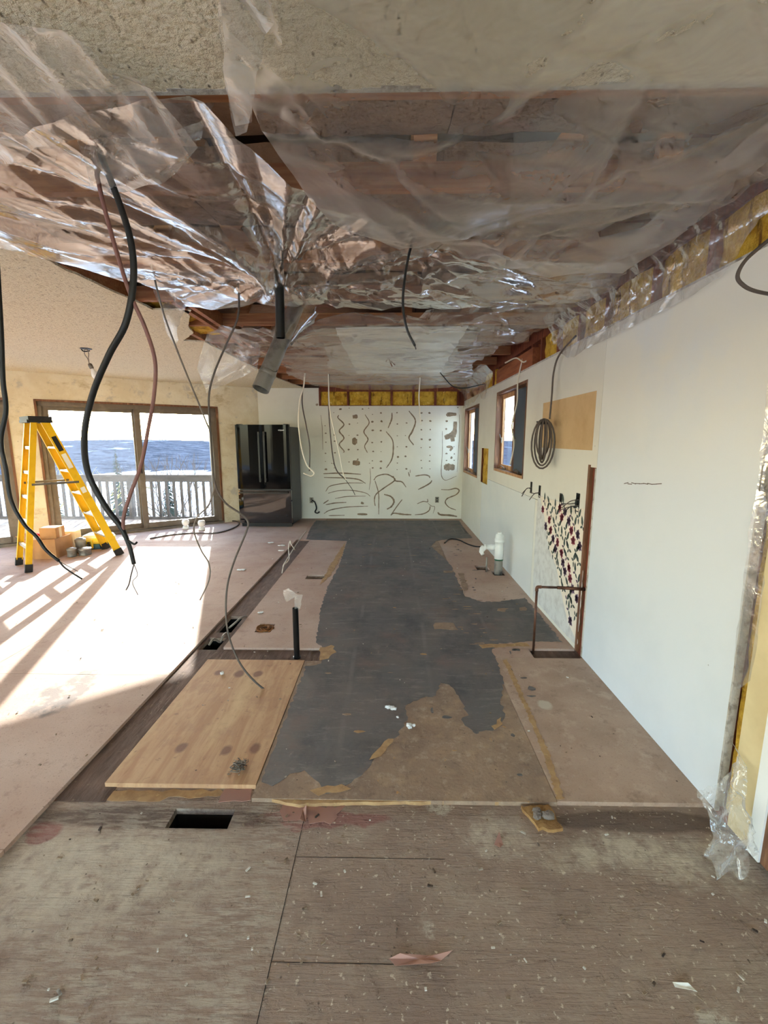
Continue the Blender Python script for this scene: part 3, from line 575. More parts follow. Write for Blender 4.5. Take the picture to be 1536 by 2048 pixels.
STR = [
 ([(330,385),(325,410),(375,465),(335,520),(375,580),(335,635),(375,690),(370,705)], .030), ([(555,380),(590,450),(545,525),(580,590),(552,650),(575,705)], .028),
 ([(785,365),(782,420),(752,495)], .030), ([(735,525),(790,600),(795,700),(780,770),(738,835)], .030), ([(930,350),(985,430),(960,520),(930,580),(970,640)], .034),
 ([(178,385),(190,500),(195,680)], .012), ([(200,885),(350,880),(520,890)], .03), ([(205,918),(400,922),(500,935),(560,968)], .026), ([(220,1035),(260,990),(400,965),(540,965)], .02),
 ([(240,1052),(330,1030),(450,1028),(560,1050),(600,1078)], .02), ([(300,1097),(400,1080),(560,1076)], .018), ([(200,1140),(245,1110)], .024), ([(220,1150),(300,1135),(395,1130)], .026),
 ([(205,1225),(260,1195),(400,1170),(580,1162)], .024), ([(245,1243),(380,1240)], .022), ([(490,1230),(575,1232)], .05), ([(598,840),(602,930),(590,1022)], .014),
 ([(630,940),(660,905),(740,890),(805,925),(800,950),(720,1005),(650,1060),(635,1110),(642,1160)], .030), ([(640,945),(670,1050),(672,1140),(672,1232)], .024),
 ([(795,905),(815,945),(870,955),(905,1000)], .03), ([(718,1062),(775,1080),(802,1120),(780,1165),(742,1188)], .042), ([(872,1105),(830,1160),(775,1240)], .026), ([(775,1240),(800,1222),(880,1232),(950,1235)], .04),
 ([(980,1235),(1050,1228),(1100,1200),(1112,1162)], .03), ([(1000,1142),(1050,1122),(1088,1125),(1088,1100)], .022), ([(1090,1135),(1120,1160),(1150,1170),(1135,1225)], .014),
 ([(985,905),(1060,895),(1100,905),(1108,922)], .034), ([(1008,1020),(1060,995),(1110,965),(1125,942)], .034), ([(925,870),(935,910)], .024), ([(940,850),(940,880)], .016),
 ([(1205,1020),(1270,1022),(1330,1010),(1358,1030),(1330,1065),(1260,1095),(1240,1130),(1270,1170),(1330,1195)], .03), ([(1175,1215),(1200,1235),(1280,1240),(1340,1250)], .045),
 ([(1215,520),(1215,700),(1205,860),(1215,920),(1250,940),(1335,905)], .016), ([(1360,380),(1360,560),(1340,870)], .012),
 ([(1255,395),(1270,380),(1335,378)], .085), ([(1325,440),(1320,520),(1300,560),(1305,610)], .12), ([(1235,578),(1290,560),(1330,560)], .13), ([(1250,655),(1295,660),(1280,690)], .06),
 ([(1228,832),(1270,828),(1320,832)], .16), ([(1285,745),(1300,752)], .06), ([(450,400),(492,396)], .10), ([(445,608),(488,608)], .16), ([(450,790),(512,796)], .11), ([(520,1132),(545,1140)], .06)]
for p, w in STR: stroke(p, w*.85)
dm = MB()
for cx, rows in ((218, (475, 545, 612, 705, 780, 845)), (292, (365, 555, 612, 708, 800, 838)), (420, (460, 560, 680, 780)), (493, (455, 560, 675, 760)), (622, (380, 440, 520, 618, 700, 780, 842)),
                 (693, (365, 440, 520, 608, 692, 780, 842)), (832, (365, 455, 560, 660, 738, 795, 845)), (905, (455, 562, 655, 735, 842)), (1036, (365, 435, 515, 588, 660, 775, 835)), (1106, (362, 435, 510, 597, 660, 730, 778, 845)),
                 (1250, (435, 500, 560, 655, 710, 775)), (1315, (650, 715, 770)), (345, (328,)), (420, (328,)), (535, (328,)), (590, (328,)), (1345, (320,)), (150, (300,)), (590, (800,)), (265, (800,))):
    for cy in rows:
        c = bw(cx+random.uniform(-6, 6), cy+random.uniform(-6, 6)); r = random.uniform(.008, .024); n = 8
        rim = [c + Vector((r*math.cos(2*math.pi*k/n)*random.uniform(.7, 1.5), .0006, r*math.sin(2*math.pi*k/n)*random.uniform(.6, 1.1))) for k in range(n)]
        dm.add([c+Vector((0, -.003, 0))]+rim, [(0, 1+(k+1) % n, 1+k) for k in range(n)])
tag(dm.build('adhesive_dots', MAT['glue'], wall_back, True), kind='stuff')

# ------------------------------------------------------------------ setting: right wall
WR = empty('wall_right', 'long white and cream right wall with two windows', kind='structure')
W1 = (4.47, 5.74, 1.10, 2.075); W2 = (6.86, 8.16, 0.90, 2.03)
fyz = lambda u, v, w: (w, u, v)
def rpanel(name, y0, y1, z0, z1, mat, holes=(), x0=XR, x1=XR+.0127):
    V, Fc = slab(y0, y1, z0, z1, x0, x1, list(holes), fyz); return mesh_obj(name, V, Fc, mat, WR)
slot = (2.885, 3.0, -.1, 1.315); pocket = (6.12, 6.62, .87, 1.37); kr = (2.965, 3.99, 1.425, 1.81)
boxes = [(4.16, 4.21, .99, 1.10), (3.92, 3.97, .98, 1.09), (3.42, 3.47, .985, 1.08), (3.10, 3.16, .985, 1.12)]
rpanel('drywall_sheet', 1.605, 2.88, .0, 2.18, MAT['white_wall'])
rpanel('drywall_sheet', 2.883, YB, .955, 2.18, MAT['cream'], [W1, W2, slot, pocket, kr] + boxes)
rpanel('drywall_sheet', 2.883, 4.05, .0, .952, MAT['cream'], [slot])
rpanel('drywall_sheet', 4.053, 6.48, .0, .952, MAT['pale_wall'], [pocket])
rpanel('drywall_sheet', 6.483, YB, .0, .952, MAT['cream'], [W2, pocket])
rpanel('bare_paper_patch', kr[0], kr[1], kr[2], kr[3], MAT['kraft_patch'], (), XR+.003, XR+.0127)
rpanel('sheathing', -4, YB+.1, -.02, 3.05, MAT['stud_red'], [W1, W2], XR+.101, XR+.108)
rpanel('bottom_plate', 1.42, YB, ZT, .02, MAT['stud_red'], (), XR+.014, XR+.10)
rpanel('top_plate', 1.42, YB, CEIL-.03, CEIL+.04, MAT['stud_red'], (), XR+.014, XR+.10)
rpanel('gypsum_edge', 1.598, 1.606, .0, 2.18, MAT['gyp_edge'], (), XR-.002, XR+.03)
studs = [1.50, 1.62, 2.03, 2.44, 2.945, 3.35, 3.76, 4.17, 4.44, 5.77, 6.08, 6.66, 6.83, 8.19]
for y in studs:
    rpanel('stud', y-.019, y+.019, .02, CEIL-.03, MAT['stud_red'], [], XR+.014, XR+.10)
rpanel('header', 4.40, 5.86, 2.085, 2.36, MAT['header'], (), XR+.012, XR+.10)
rpanel('header', 6.80, 8.25, 2.04, 2.30, MAT['header'], (), XR+.0135, XR+.10)
def batt_r(y0, y1, z0, z1, seg=6):
    bm = bmesh.new(); bmesh.ops.create_grid(bm, x_segments=seg, y_segments=max(3, int((z1-z0)/.06)), size=1)
    for v in bm.verts:
        u, w = v.co.x, v.co.y
        v.co = Vector((XR+.045-.022*(1-u*u)+random.uniform(-.008, .008), (y0+y1)/2+u*(y1-y0)/2, (z0+z1)/2+w*(z1-z0)/2))
    mb = MB(); mb.bm(bm); return mb.build('insulation_batt', MAT['batt'], WR, smooth=True)
for a, b in ((1.64, 2.01), (2.05, 2.42), (2.46, 2.92), (2.97, 3.33), (3.37, 3.74), (3.78, 4.15), (5.88, 6.06), (6.10, 6.64), (6.1, 6.64)):
    batt_r(a, b, 2.15, 2.40)
batt_r(6.10, 6.64, .85, 1.39); batt_r(1.52, 1.60, .03, 2.4); batt_r(2.97, 3.02, .03, 1.35)
rpanel('slot_stud', 2.968, 2.998, .0, 1.33, MAT['jamb_wood'], (), XR-.004, XR+.06)
rpanel('slot_strip', 2.885, 2.897, .0, 1.31, MAT['gyp_edge'], (), XR-.003, XR+.02)
rpanel('wall_cut_edge', 2.883, 6.8, 2.172, 2.186, MAT['gyp_edge'], (), XR-.004, XR+.014)
rpanel('wall_cut_edge', 1.605, 2.88, 2.174, 2.184, MAT['gyp_edge'], (), XR-.002, XR+.014)
# narrow return of beige wall, white trim and the door jamb at the near end
rpanel('beige_drywall', 1.425, 1.533, .0, 2.42, MAT['beige_wall'], (), XR-.002, XR+.012)
rpanel('near_drywall', -4.1, 1.28, .0, 2.42, MAT['cream'], (), XR, XR+.012)
rpanel('drywall_top', 1.28, 1.60, 2.2, 2.42, MAT['cream'], (), XR+.001, XR+.012)
tw = rpanel('white_casing', 1.375, 1.425, .0, 2.1, MAT['white_paint'], (), XR-.012, XR+.012)
rpanel('door_jamb_wood', 1.28, 1.375, .0, 2.1, MAT['jamb_wood'], (), XR-.004, XR+.10)
# wallpaper patch on bare plaster
def rw(x, y, off=0.0): q = atx(x, y, XR-off); return (float(q[0]), float(q[1]), float(q[2]))
def rpoly(px, off, amp=0.0, step=.03):
    q = [rw(a, b) for a, b in px]; yz = ragged([(p[1], p[2]) for p in q], amp, step)
    return [(XR-off, a, max(b, .004)) for a, b in yz]
def rface(name, px, mat, off, amp=0.0, step=.03, parent=None):
    pts = rpoly(px, off, amp, step); n = len(pts); b = [(XR+.001, p[1], p[2]) for p in pts]
    o = mesh_obj(name, pts+b, [tuple(range(n)), tuple(range(n, 2*n))[::-1]]+[(i, n+i, n+(i+1) % n, (i+1) % n) for i in range(n)], mat, parent or WR)
    bm = bmesh.new(); bm.from_mesh(o.data); bmesh.ops.recalc_face_normals(bm, faces=bm.faces); bm.to_mesh(o.data); bm.free(); return o
random.seed(3)
rface('bare_plaster', [(1076, 990), (1170, 1020), (1164, 1180), (1154, 1292), (1112, 1248), (1066, 1194), (1069, 1100)], MAT['bare_plaster'], .0012, .006)
wpx = [(1081, 992), (1170, 1020), (1166, 1120), (1160, 1200), (1152, 1276), (1136, 1246), (1122, 1180), (1112, 1130), (1098, 1096), (1090, 1040)]
wp = rface('wallpaper_patch', wpx, MAT['wallpaper'], .0024, .008); wp['label'] = 'floral wallpaper remnant'
wyz = [(rw(a, b)[1], rw(a, b)[2]) for a, b in wpx]
fl = MB(); random.seed(21)
def petal(cy, cz, ang, L, Wd, mi):
    fl.cur = mi; u = Vector((0, math.cos(ang), math.sin(ang))); n = Vector((0, -u.z, u.y)); c = Vector((XR-.003, cy, cz))
    fl.add([c, c+u*L*.35+n*Wd, c+u*L*.75+n*Wd*.7, c+u*L, c+u*L*.75-n*Wd*.7, c+u*L*.35-n*Wd], [(0, 1, 2, 3, 4, 5)])
rows = 0
for iz in range(16):
    for iy in range(12):
        cy = 2.86+iy*.115+(iz % 2)*.055+random.uniform(-.02, .02); cz = .03+iz*.066+random.uniform(-.015, .015)
        if not inpoly(np.array([cy]), np.array([cz]), wyz)[0]: continue
        kind = (iz*2+iy*3) % 5
        if kind in (0, 3):
            for k in range(7): petal(cy, cz, 2*math.pi*k/7+random.random()*.3, random.uniform(.034, .048), .014, 1 if (iz+iy) % 2 else 2)
        else:
            a = random.uniform(.6, 2.6); petal(cy, cz, a, .08, .017, 0); petal(cy, cz, a+2.6, .05, .011, 0); petal(cy, cz, a-1.6, .04, .010, 2 if kind == 2 else 0)
fo = fl.build('floral_print', [MAT['leaf_print'], MAT['rose_print'], MAT['plum_print']], wp)
# windows
def window(name, w, label, crank):
    y0, y1, z0, z1 = w; r = empty(name, label, kind='structure')
    def P(nm, a, b, c, d, mat, xa, xb, par=r):
        V, Fc = slab(a, b, c, d, xa, xb, [], fyz); return mesh_obj(nm, V, Fc, mat, par)
    xo = XR+.108
    P('jamb', y0, y0+.03, z0, z1, MAT['jamb_wood'], XR-.004, xo); P('jamb', y1-.03, y1, z0, z1, MAT['jamb_wood'], XR-.004, xo)
    P('head_jamb', y0+.03, y1-.03, z1-.03, z1, MAT['jamb_wood'], XR-.004, xo); P('sill', y0+.03, y1-.03, z0, z0+.03, MAT['raw_wood'], XR-.006, xo)
    ym = (y0+y1)/2
    P('mullion', ym-.03, ym+.03, z0+.03, z1-.03, MAT['jamb_wood'], XR+.055, XR+.095)
    for a, b, k in ((y0+.03, ym-.035, 0), (ym+.035, y1-.03, 1)):
        s = MB().box(XR+.068, XR+.088, a, a+.045, z0+.03, z1-.03).box(XR+.068, XR+.088, b-.045, b, z0+.03, z1-.03).box(XR+.068, XR+.088, a+.045, b-.045, z0+.03, z0+.085).box(XR+.068, XR+.088, a+.045, b-.045, z1-.085, z1-.03).build('sash', MAT['raw_wood'] if k else MAT['jamb_wood'], r)
        P('pane', a+.045, b-.045, z0+.085, z1-.085, MAT['glass'], XR+.076, XR+.079, s)
        if k == 0 or name == 'window_2':
            if k == 0: P('dark_pane_panel', a+.01, b-.01, z0+.04, z1-.04, MAT['dark_panel'], XR+.058, XR+.061)  # added opaque slate panel that turns this pane dark
        MB().box(XR+.03, XR+.068, (a+b)/2-.02, (a+b)/2+.02, z0+.03, z0+.05).tube([(XR+.045, (a+b)/2, z0+.05), (XR+.02, (a+b)/2+.04, z0+.075), (XR+.005, (a+b)/2+.05, z0+.06)], .006, 6).build('crank', MAT['brass'], r)
        MB().box(XR+.056, XR+.068, b-.06, b-.03, z0+.35, z0+.42).tube([(XR+.056, b-.045, z0+.40), (XR+.03, b-.06, z0+.46)], .006, 6).build('latch', MAT['brass'], r)
    return r
window('window_1', W1, 'nearer wooden casement window in the right wall', True); window('window_2', W2, 'farther wooden casement window next to the end wall', True)
# blue scribble and pencil marks on the near sheet
sc_m = MB()
for k in range(9):
    y = 2.53-.038*k; zz = 1.25+.0037*k; sc_m.beam((XR-.0006, y, zz+random.uniform(-.005, .005)), (XR-.0004, y-.045, zz+.004+random.uniform(-.005, .008)), .004, .001, (1, 0, 0))
sc_m.build('pencil_scribble', MAT['mark'], WR)

# ------------------------------------------------------------------ setting: ceiling
random.seed(9)
edge = [(-1.80, 1.345), (-1.80, 2.6), (-1.72, 3.35), (-1.46, 3.36), (-1.70, 3.85), (-1.74, 4.05), (-1.98, 4.35), (-1.80, 4.42), (-1.80, 6.2), (-1.74, 7.2), (-1.62, 8.27)]
edge_r = ragged(edge, .008, .06, closed=False) + [edge[-1]]
front = ragged([(1.325, 1.345), (-1.80, 1.345)], .008, .05, closed=False)
poly = [(-11, -4.2), (1.325, -4.2)] + front + edge_r + [(-2.46, 8.27)] + [tuple((P0 + DW*t)[:2]) for t in (4, 9)] + [(-11, 2.0)]
ceiling = MB().prism(poly, CEIL, CEIL+.013).build('ceiling', MAT['popcorn']); tag(ceiling, 'popcorn ceiling cut open along its edges', kind='structure')
cl = MB()
for k in range(60):
    x = 1.3-k*.052; cl.box(x-.03, x+.022, 1.335+random.uniform(-.008, .006), 1.352, CEIL-.001, CEIL+random.uniform(.012, .016))
cl.build('torn_paper_edge', MAT['gyp_edge'], ceiling)
MB().box(-1.9, XR, 1.36, 1.40, CEIL+.013, CEIL+.13).build('nailing_board', MAT['lumber'], ceiling)
JY = [1.86+.665*k for k in range(10)]
for y in JY:
    MB().box(-2.1, XR, y-.019, y+.019, CEIL+.0135, CEIL+.105).build('truss_chord', MAT['lumber'], ceiling)
for k, y in enumerate(JY):
    for x, dx in ((.12, .02), (.55, .45), (-.75, -.40), (1.05, 0.0), (-1.3, .3)):
        MB().beam((x, y+.03, CEIL+.03), (x+dx, y+.03, CEIL+.62), .038, .089, (1, 0, 0)).build('truss_web', MAT['lumber'], ceiling)
yy = [1.40]+JY+[YB]
for k in range(len(yy)-1):
    a, b = yy[k]+.02, yy[k+1]-.02
    for x0, x1 in ((-2.1, -.9), (-.895, .20), (.205, 1.32)):
        bm = bmesh.new(); bmesh.ops.create_grid(bm, x_segments=8, y_segments=4, size=1)
        for v in bm.verts:
            u, w = v.co.x, v.co.y; v.co = Vector(((x0+x1)/2+u*(x1-x0)/2, (a+b)/2+w*(b-a)/2, CEIL+.19-.035*(1-w*w)+random.uniform(-.01, .01)))
        bmesh.ops.reverse_faces(bm, faces=bm.faces); mb = MB(); mb.bm(bm); mb.build('kraft_faced_batt', MAT['kraft'], ceiling, smooth=True)
MB().prism([(-12, -4.4), (1.6, -4.4), (1.6, 8.6), (-2.6, 8.6), (-12, 1.4)], CEIL+.62, CEIL+.66).build('attic_sheathing', MAT['attic'], ceiling)
V, Fc = slab(-.2, 10.0, CEIL, CEIL+.62, 0.02, 0.15, [], WLf); mesh_obj('attic_sun_block', V, Fc, MAT['attic'], ceiling)  # unseen attic end walls, added to stop the sun leaking in
MB().box(-2.7, 1.6, YB+.12, YB+.2, CEIL-.1, CEIL+.62).build('attic_sun_block', MAT['attic'], ceiling)
MB().box(-1.83, -1.79, 1.36, 8.27, CEIL+.0135, CEIL+.14).build('side_rim_board', MAT['lumber'], ceiling)
for x in (-1.50, -1.42): MB().box(x-.019, x+.019, 3.2, 4.7, CEIL+.0, CEIL+.10).build('furring_strip', MAT['lumber'], ceiling)
bm = bmesh.new(); bmesh.ops.create_grid(bm, x_segments=8, y_segments=14, size=1)
for v in bm.verts: v.co = Vector((-1.72+v.co.x*.2, 3.8+v.co.y*.5, CEIL+.05+random.uniform(-.015, .015)))
bmesh.ops.reverse_faces(bm, faces=bm.faces); mb = MB(); mb.bm(bm); mb.build('insulation_batt', MAT['batt'], ceiling, smooth=True)
# remnant of old ceiling drywall in the middle, with its round fixture mark
q = [atz(a, b, CEIL) for a, b in ((670, 658), (935, 655), (880, 745), (715, 748))]
rem = MB().prism(ragged([(p[0], p[1]) for p in q], .01, .1), CEIL-.002, CEIL+.012).build('drywall_remnant', MAT['white_paint'], ceiling)

# ------------------------------------------------------------------ the unseen rest of the room; wall openings sized to let fill light in
V, Fc = slab(-11, 1.5, -.05, CEIL, -4.2, -4.05, [(-9.6, -7.0, .1, 2.3), (-3.9, -1.6, .1, 2.3), (-1.3, 1.1, .1, 2.3)], lambda u, v, w: (u, w, v))
wr_ = mesh_obj('wall_rear', V, Fc, MAT['cream']); tag(wr_, 'unseen wall behind the camera with wide openings added for fill light', kind='structure')
V, Fc = slab(-4.2, 2.8, -.05, CEIL, -9.75, -9.6, [(-3.8, -.9, .1, 2.2), (-.5, 2.3, .1, 2.2)], fyz)
ws_ = mesh_obj('wall_side', V, Fc, MAT['cream']); tag(ws_, 'unseen far left wall of the room with wide openings added for fill light', kind='structure')

# ------------------------------------------------------------------ outside
deck = empty('deck', 'weathered wooden deck outside the patio doors', 'deck')
for k in range(30):
    y = 8.15-.14*k
    xa = -2.46 - (YB-y-.20*1.27)/0.7813
    xa = P0.x + (y - (P0.y)) / math.tan(A38) - .24
    if xa < -11.5: break
    MB().box(-12, xa, y, y+.134, -.10, -.065).build('deck_board', MAT['deck'], deck)
rail = empty('deck_railing', 'wooden deck railing with square balusters outside the patio doors', 'railing')
RY = 8.25
MB().box(-12, -2.75, RY-.045, RY+.045, .79, .83).build('top_rail', MAT['deck'], rail)
MB().box(-12, -2.75, RY-.02, RY+.02, .70, .79).build('upper_rail', MAT['deck'], rail)
MB().box(-12, -2.75, RY-.02, RY+.02, -.02, .03).build('bottom_rail', MAT['deck'], rail)
bal = None
for k in range(64):
    x = -2.85-.142*k
    if bal is None: bal = MB().box(-.02, .02, -.02, .02, .03, .70).build('baluster', MAT['deck'], rail, loc=(x, RY, 0))
    else:
        o = bal.copy(); COL.objects.link(o); o.parent = rail; o.location = (x, RY, 0)
for x in (-2.80, -5.0, -7.2, -9.4, -11.6): MB().box(x-.045, x+.045, RY+.02, RY+.11, -.4, .79).build('post', MAT['deck'], rail)
# land: snowy fields falling away, wooded hillside beyond
gv = []; gf = []; ds = [(-60, -3.2), (0, -3.0), (12, -3.2), (20, -3.8), (35, -5.5), (60, -8.2), (100, -10.5), (150, -12.5), (200, -14)]
xs_ = np.linspace(-1, 1, 41)
for d, z in ds:
    for u in xs_: gv.append((u*(90+max(d, 0)*1.6), d, z+.012*max(d, 0)*math.sin(u*9+d*.05)*.6))
for i in range(len(ds)-1):
    for j in range(40): gf.append((i*41+j, i*41+j+1, (i+1)*41+j+1, (i+1)*41+j))
ground = mesh_obj('ground', gv, gf, MAT['snow'], smooth=True); tag(ground, 'snow patched field beyond the deck', kind='structure')
hv = []; hf = []; hs = [(198, -14.2), (230, -12.5), (280, -10), (340, -7.6), (420, -5), (520, -2.4), (640, -.6), (700, -8)]
for i, (d, z) in enumerate(hs):
    for j in range(161):
        u = -1+2*j/160; bumpz = random.uniform(-.6, .9)*(1 if 0 < i < 6 else .4)
        hv.append((u*700, d+40*math.sin(u*5), z+bumpz+(1.2*math.sin(u*11+1) if i > 2 else 0)))
for i in range(len(hs)-1):
    for j in range(160): hf.append((i*161+j, i*161+j+1, (i+1)*161+j+1, (i+1)*161+j))
hill = mesh_obj('hillside', hv, hf, MAT['woods'], smooth=True); tag(hill, 'distant wooded hillside on the horizon', kind='structure')
def conifer(x, y, z, h, r, label):
    root = empty('conifer_tree', label, 'tree', 'conifers beyond the deck', loc=(x, y, z))
    MB().tube([(0, 0, 0), (0, 0, h*.95)], [h*.018, h*.004], 6).build('trunk', MAT['bark'], root)
    m = MB()
    for k in range(420):
        t = random.random()**.8; zz = h*(.08+.92*t); rr = r*(1-t)*random.uniform(.5, 1.05)+.03; a = random.uniform(0, 2*math.pi)
        d = Vector((math.cos(a), math.sin(a), 0)); n = Vector((-d.y, d.x, 0)); p = Vector((0, 0, zz))
        w = rr*.16+.02
        m.add([p, p+d*rr*.55+n*w+Vector((0, 0, -rr*.18)), p+d*rr+Vector((0, 0, -rr*.36)), p+d*rr*.55-n*w+Vector((0, 0, -rr*.14))], [(0, 1, 2, 3)])
    m.build('foliage', MAT['conifer'], root)
conifer(-19.5, 31, -5.2, 6.0, 1.5, 'taller conifer seen left of the door stile'); conifer(-17.2, 33.5, -5.4, 4.6, 1.3, 'shorter conifer beside the taller one')
conifer(-32.5, 41, -6.4, 7.0, 1.7, 'conifer seen behind the upper part of the ladder')
def shrub(x, y, z, h, n, mat, label):
    m = MB(); random.seed(int(abs(x)*100))
    def br(p, d, L, r, dep):
        q = p+d*L; m.tube([p, p.lerp(q, .5)+Vector((random.uniform(-1, 1), random.uniform(-1, 1), 0))*L*.06, q], [r, r*.8, r*.55], 4)
        if dep:
            for _ in range(random.choice((2, 3))):
                nd = (d+Vector((random.uniform(-.7, .7), random.uniform(-.7, .7), random.uniform(-.1, .5)))).normalized(); br(q, nd, L*.68, r*.6, dep-1)
    for _ in range(n): br(Vector((random.uniform(-.1, .1), random.uniform(-.1, .1), 0)), Vector((random.uniform(-.4, .4), random.uniform(-.4, .4), 1)).normalized(), h*.38, h*.008, 4)
    o = m.build('bare_shrub', mat, loc=(x, y, z)); tag(o, label, 'shrub')
shrub(-5.6, 11.6, -3.0, 4.3, 5, MAT['bark'], 'bare dark shrub behind the railing by the right door panel')
shrub(-9.9, 13.0, -3.2, 4.0, 5, MAT['dry_grass'], 'dry yellow shrub behind the railing beside the ladder')

# ------------------------------------------------------------------ plastic film
def crease_field(X, Y, k, seed, amp, ang0, spread, box, w=(.010, .035)):
    """random straight folds, each a tent-shaped ridge of limited length"""
    g = np.random.default_rng(seed); Z = np.zeros_like(X)
    for _ in range(k):
        cx, cy = g.uniform(box[0], box[1]), g.uniform(box[2], box[3]); a = ang0+g.normal(0, spread)
        dx, dy = math.cos(a), math.sin(a); L = g.uniform(.15, .7)
        s = (X-cx)*dx+(Y-cy)*dy; n = -(X-cx)*dy+(Y-cy)*dx
        n = n+.05*np.sin(s*4+g.uniform(0, 6))
        Z += g.choice([-1, 1])*g.uniform(.3, 1)*amp*np.exp(-np.abs(n)/g.uniform(*w))*np.exp(-(s/L)**2)
    return Z
def gather(X, Y, cx, cy, depth, R, folds, amp, Rf, seed, power=1.0):
    """film pulled down to a point: cone plus radiating pleats"""
    g = np.random.default_rng(seed); dx, dy = X-cx, Y-cy; r = np.hypot(dx, dy); th = np.arctan2(dy, dx)
    Z = -depth*np.exp(-(r/R)**power); P = np.zeros_like(X)
    for _ in range(folds):
        t0 = g.uniform(-np.pi, np.pi); wd = g.uniform(.03, .10); d = np.abs((th-t0+np.pi) % (2*np.pi)-np.pi)
        P += g.choice([-1, 1, 1])*g.uniform(.3, 1)*np.exp(-d/wd)
    return Z+amp*P*np.minimum(r/.10, 1)*np.exp(-r/Rf)
def film(name, poly, zfun, spacing, mat, label, jag=.012, mapf=None, jstep=.05, group='plastic film on the ceiling', seed=1):
    """one sheet over a plan polygon: CDT of jittered points, lifted by zfun"""
    rr = random.Random(seed); g = np.random.default_rng(seed)
    edge_ = ragged(poly, jag, jstep, rng=rr); P = np.array(edge_)
    x0, y0 = P.min(0); x1, y1 = P.max(0)
    gx, gy = np.meshgrid(np.arange(x0, x1, spacing), np.arange(y0, y1, spacing))
    gx[::2] += spacing/2
    gx = (gx+g.uniform(-.25, .25, gx.shape)*spacing).ravel(); gy = (gy+g.uniform(-.25, .25, gy.shape)*spacing).ravel()
    k = inpoly(gx, gy, edge_)
    d = np.full(gx.shape, 9.0)
    for (a, b) in edge_: d = np.minimum(d, np.hypot(gx-a, gy-b))
    k &= d > spacing*.45
    pts = [Vector((a, b)) for a, b in edge_]+[Vector((a, b)) for a, b in zip(gx[k], gy[k])]
    n = len(edge_)
    vo, _, fo_, *_r = delaunay_2d_cdt(pts, [(i, (i+1) % n) for i in range(n)], [], 1, 1e-5)
    V2 = np.array([v[:] for v in vo]); Z = zfun(V2[:, 0], V2[:, 1])
    verts = np.column_stack([V2, Z]) if mapf is None else mapf(V2[:, 0], V2[:, 1], Z)
    o = mesh_obj(name, verts.tolist(), fo_, mat, None, True)
    return tag(o, label, 'plastic sheet', group)
def cpoly(px, z): return [tuple(atz(a, b, z)[:2]) for a, b in px]
JYs = np.array(JY)
TOP = CEIL+.010
def lattice(X, Y, sag):
    """sag between the truss chords"""
    ph = (Y-JY[0])/.665; s = np.abs(np.sin(np.pi*ph))
    return -sag*s
# big hazy front sheet
def z_front(X, Y):
    Z = CEIL-.022-.06*np.clip((Y-1.35)/.6, 0, 1)+.03*np.clip((1.35-Y), 0, 1)*0
    Z = Z+gather(X, Y, .108, 2.05, .05, .28, 14, .016, .7, 3)+gather(X, Y, -.26, 1.22, .035, .10, 12, .018, .35, 5)
    Z = Z+crease_field(X, Y, 34, 31, .022, .45, .5, (-.4, 1.3, 1.0, 2.4), (.012, .05))+crease_field(X, Y, 14, 32, .04, .2, .4, (-.2, 1.3, 1.3, 2.4), (.08, .16))+crease_field(X, Y, 10, 35, .02, 2.4, .3, (.3, 1.3, 1.2, 2.3), (.012, .04))
    Z = Z-.05*np.exp(-((X-.2)/.5)**2-((Y-1.65)/.22)**2)-.04*np.exp(-((X-.95)/.3)**2-((Y-1.7)/.25)**2)
    return np.minimum(Z, CEIL-.004)
film('plastic_sheet', cpoly([(432, -120), (1650, -120), (1560, 330), (1420, 410), (1250, 520), (1100, 520), (980, 500), (840, 470), (740, 440), (655, 400), (585, 325), (540, 262), (505, 196), (498, 218), (470, 228), (452, 170)], CEIL-.03),
     z_front, .016, MAT['film_front'], 'large hazy plastic sheet taped over the near right ceiling', .006, seed=2)
# shiny middle sheet gathered around the black pipe
PIPE = aty(560, 545, 2.42)
def z_mid(X, Y):
    Z = CEIL-.06+lattice(X, Y, .012)
    Z = Z+gather(X, Y, PIPE[0], PIPE[1], .10, .22, 52, .050, 1.6, 8)
    Z = Z+crease_field(X, Y, 34, 41, .022, 1.02, .22, (-1.7, -.4, 1.4, 2.6), (.012, .035))+crease_field(X, Y, 44, 42, .030, 1.2, 1.2, (-.5, .30, 2.05, 2.7), (.018, .05))
    Z = Z+crease_field(X, Y, 24, 43, .016, .55, .35, (.2, 1.3, 2.2, 2.9), (.015, .05))
    Z = Z-.04*np.exp(-((X+1.45)/.25)**2-((Y-2.1)/.5)**2)
    return np.minimum(Z, CEIL-.006)
film('plastic_sheet', cpoly([(-60, 240), (60, 200), (190, 185), (330, 185), (400, 196), (440, 240), (500, 288), (560, 330), (640, 392), (730, 430), (850, 462), (1000, 492), (1120, 508), (1260, 520), (1230, 565), (1150, 590),
      (1060, 600), (900, 610), (760, 608), (620, 602), (500, 606), (420, 606), (372, 604), (330, 572), (240, 540), (150, 505), (60, 490), (-60, 470)], CEIL-.04),
     z_mid, .016, MAT['film_mid'], 'shiny wrinkled plastic sheet gathered around the black pipe', .012, seed=4)
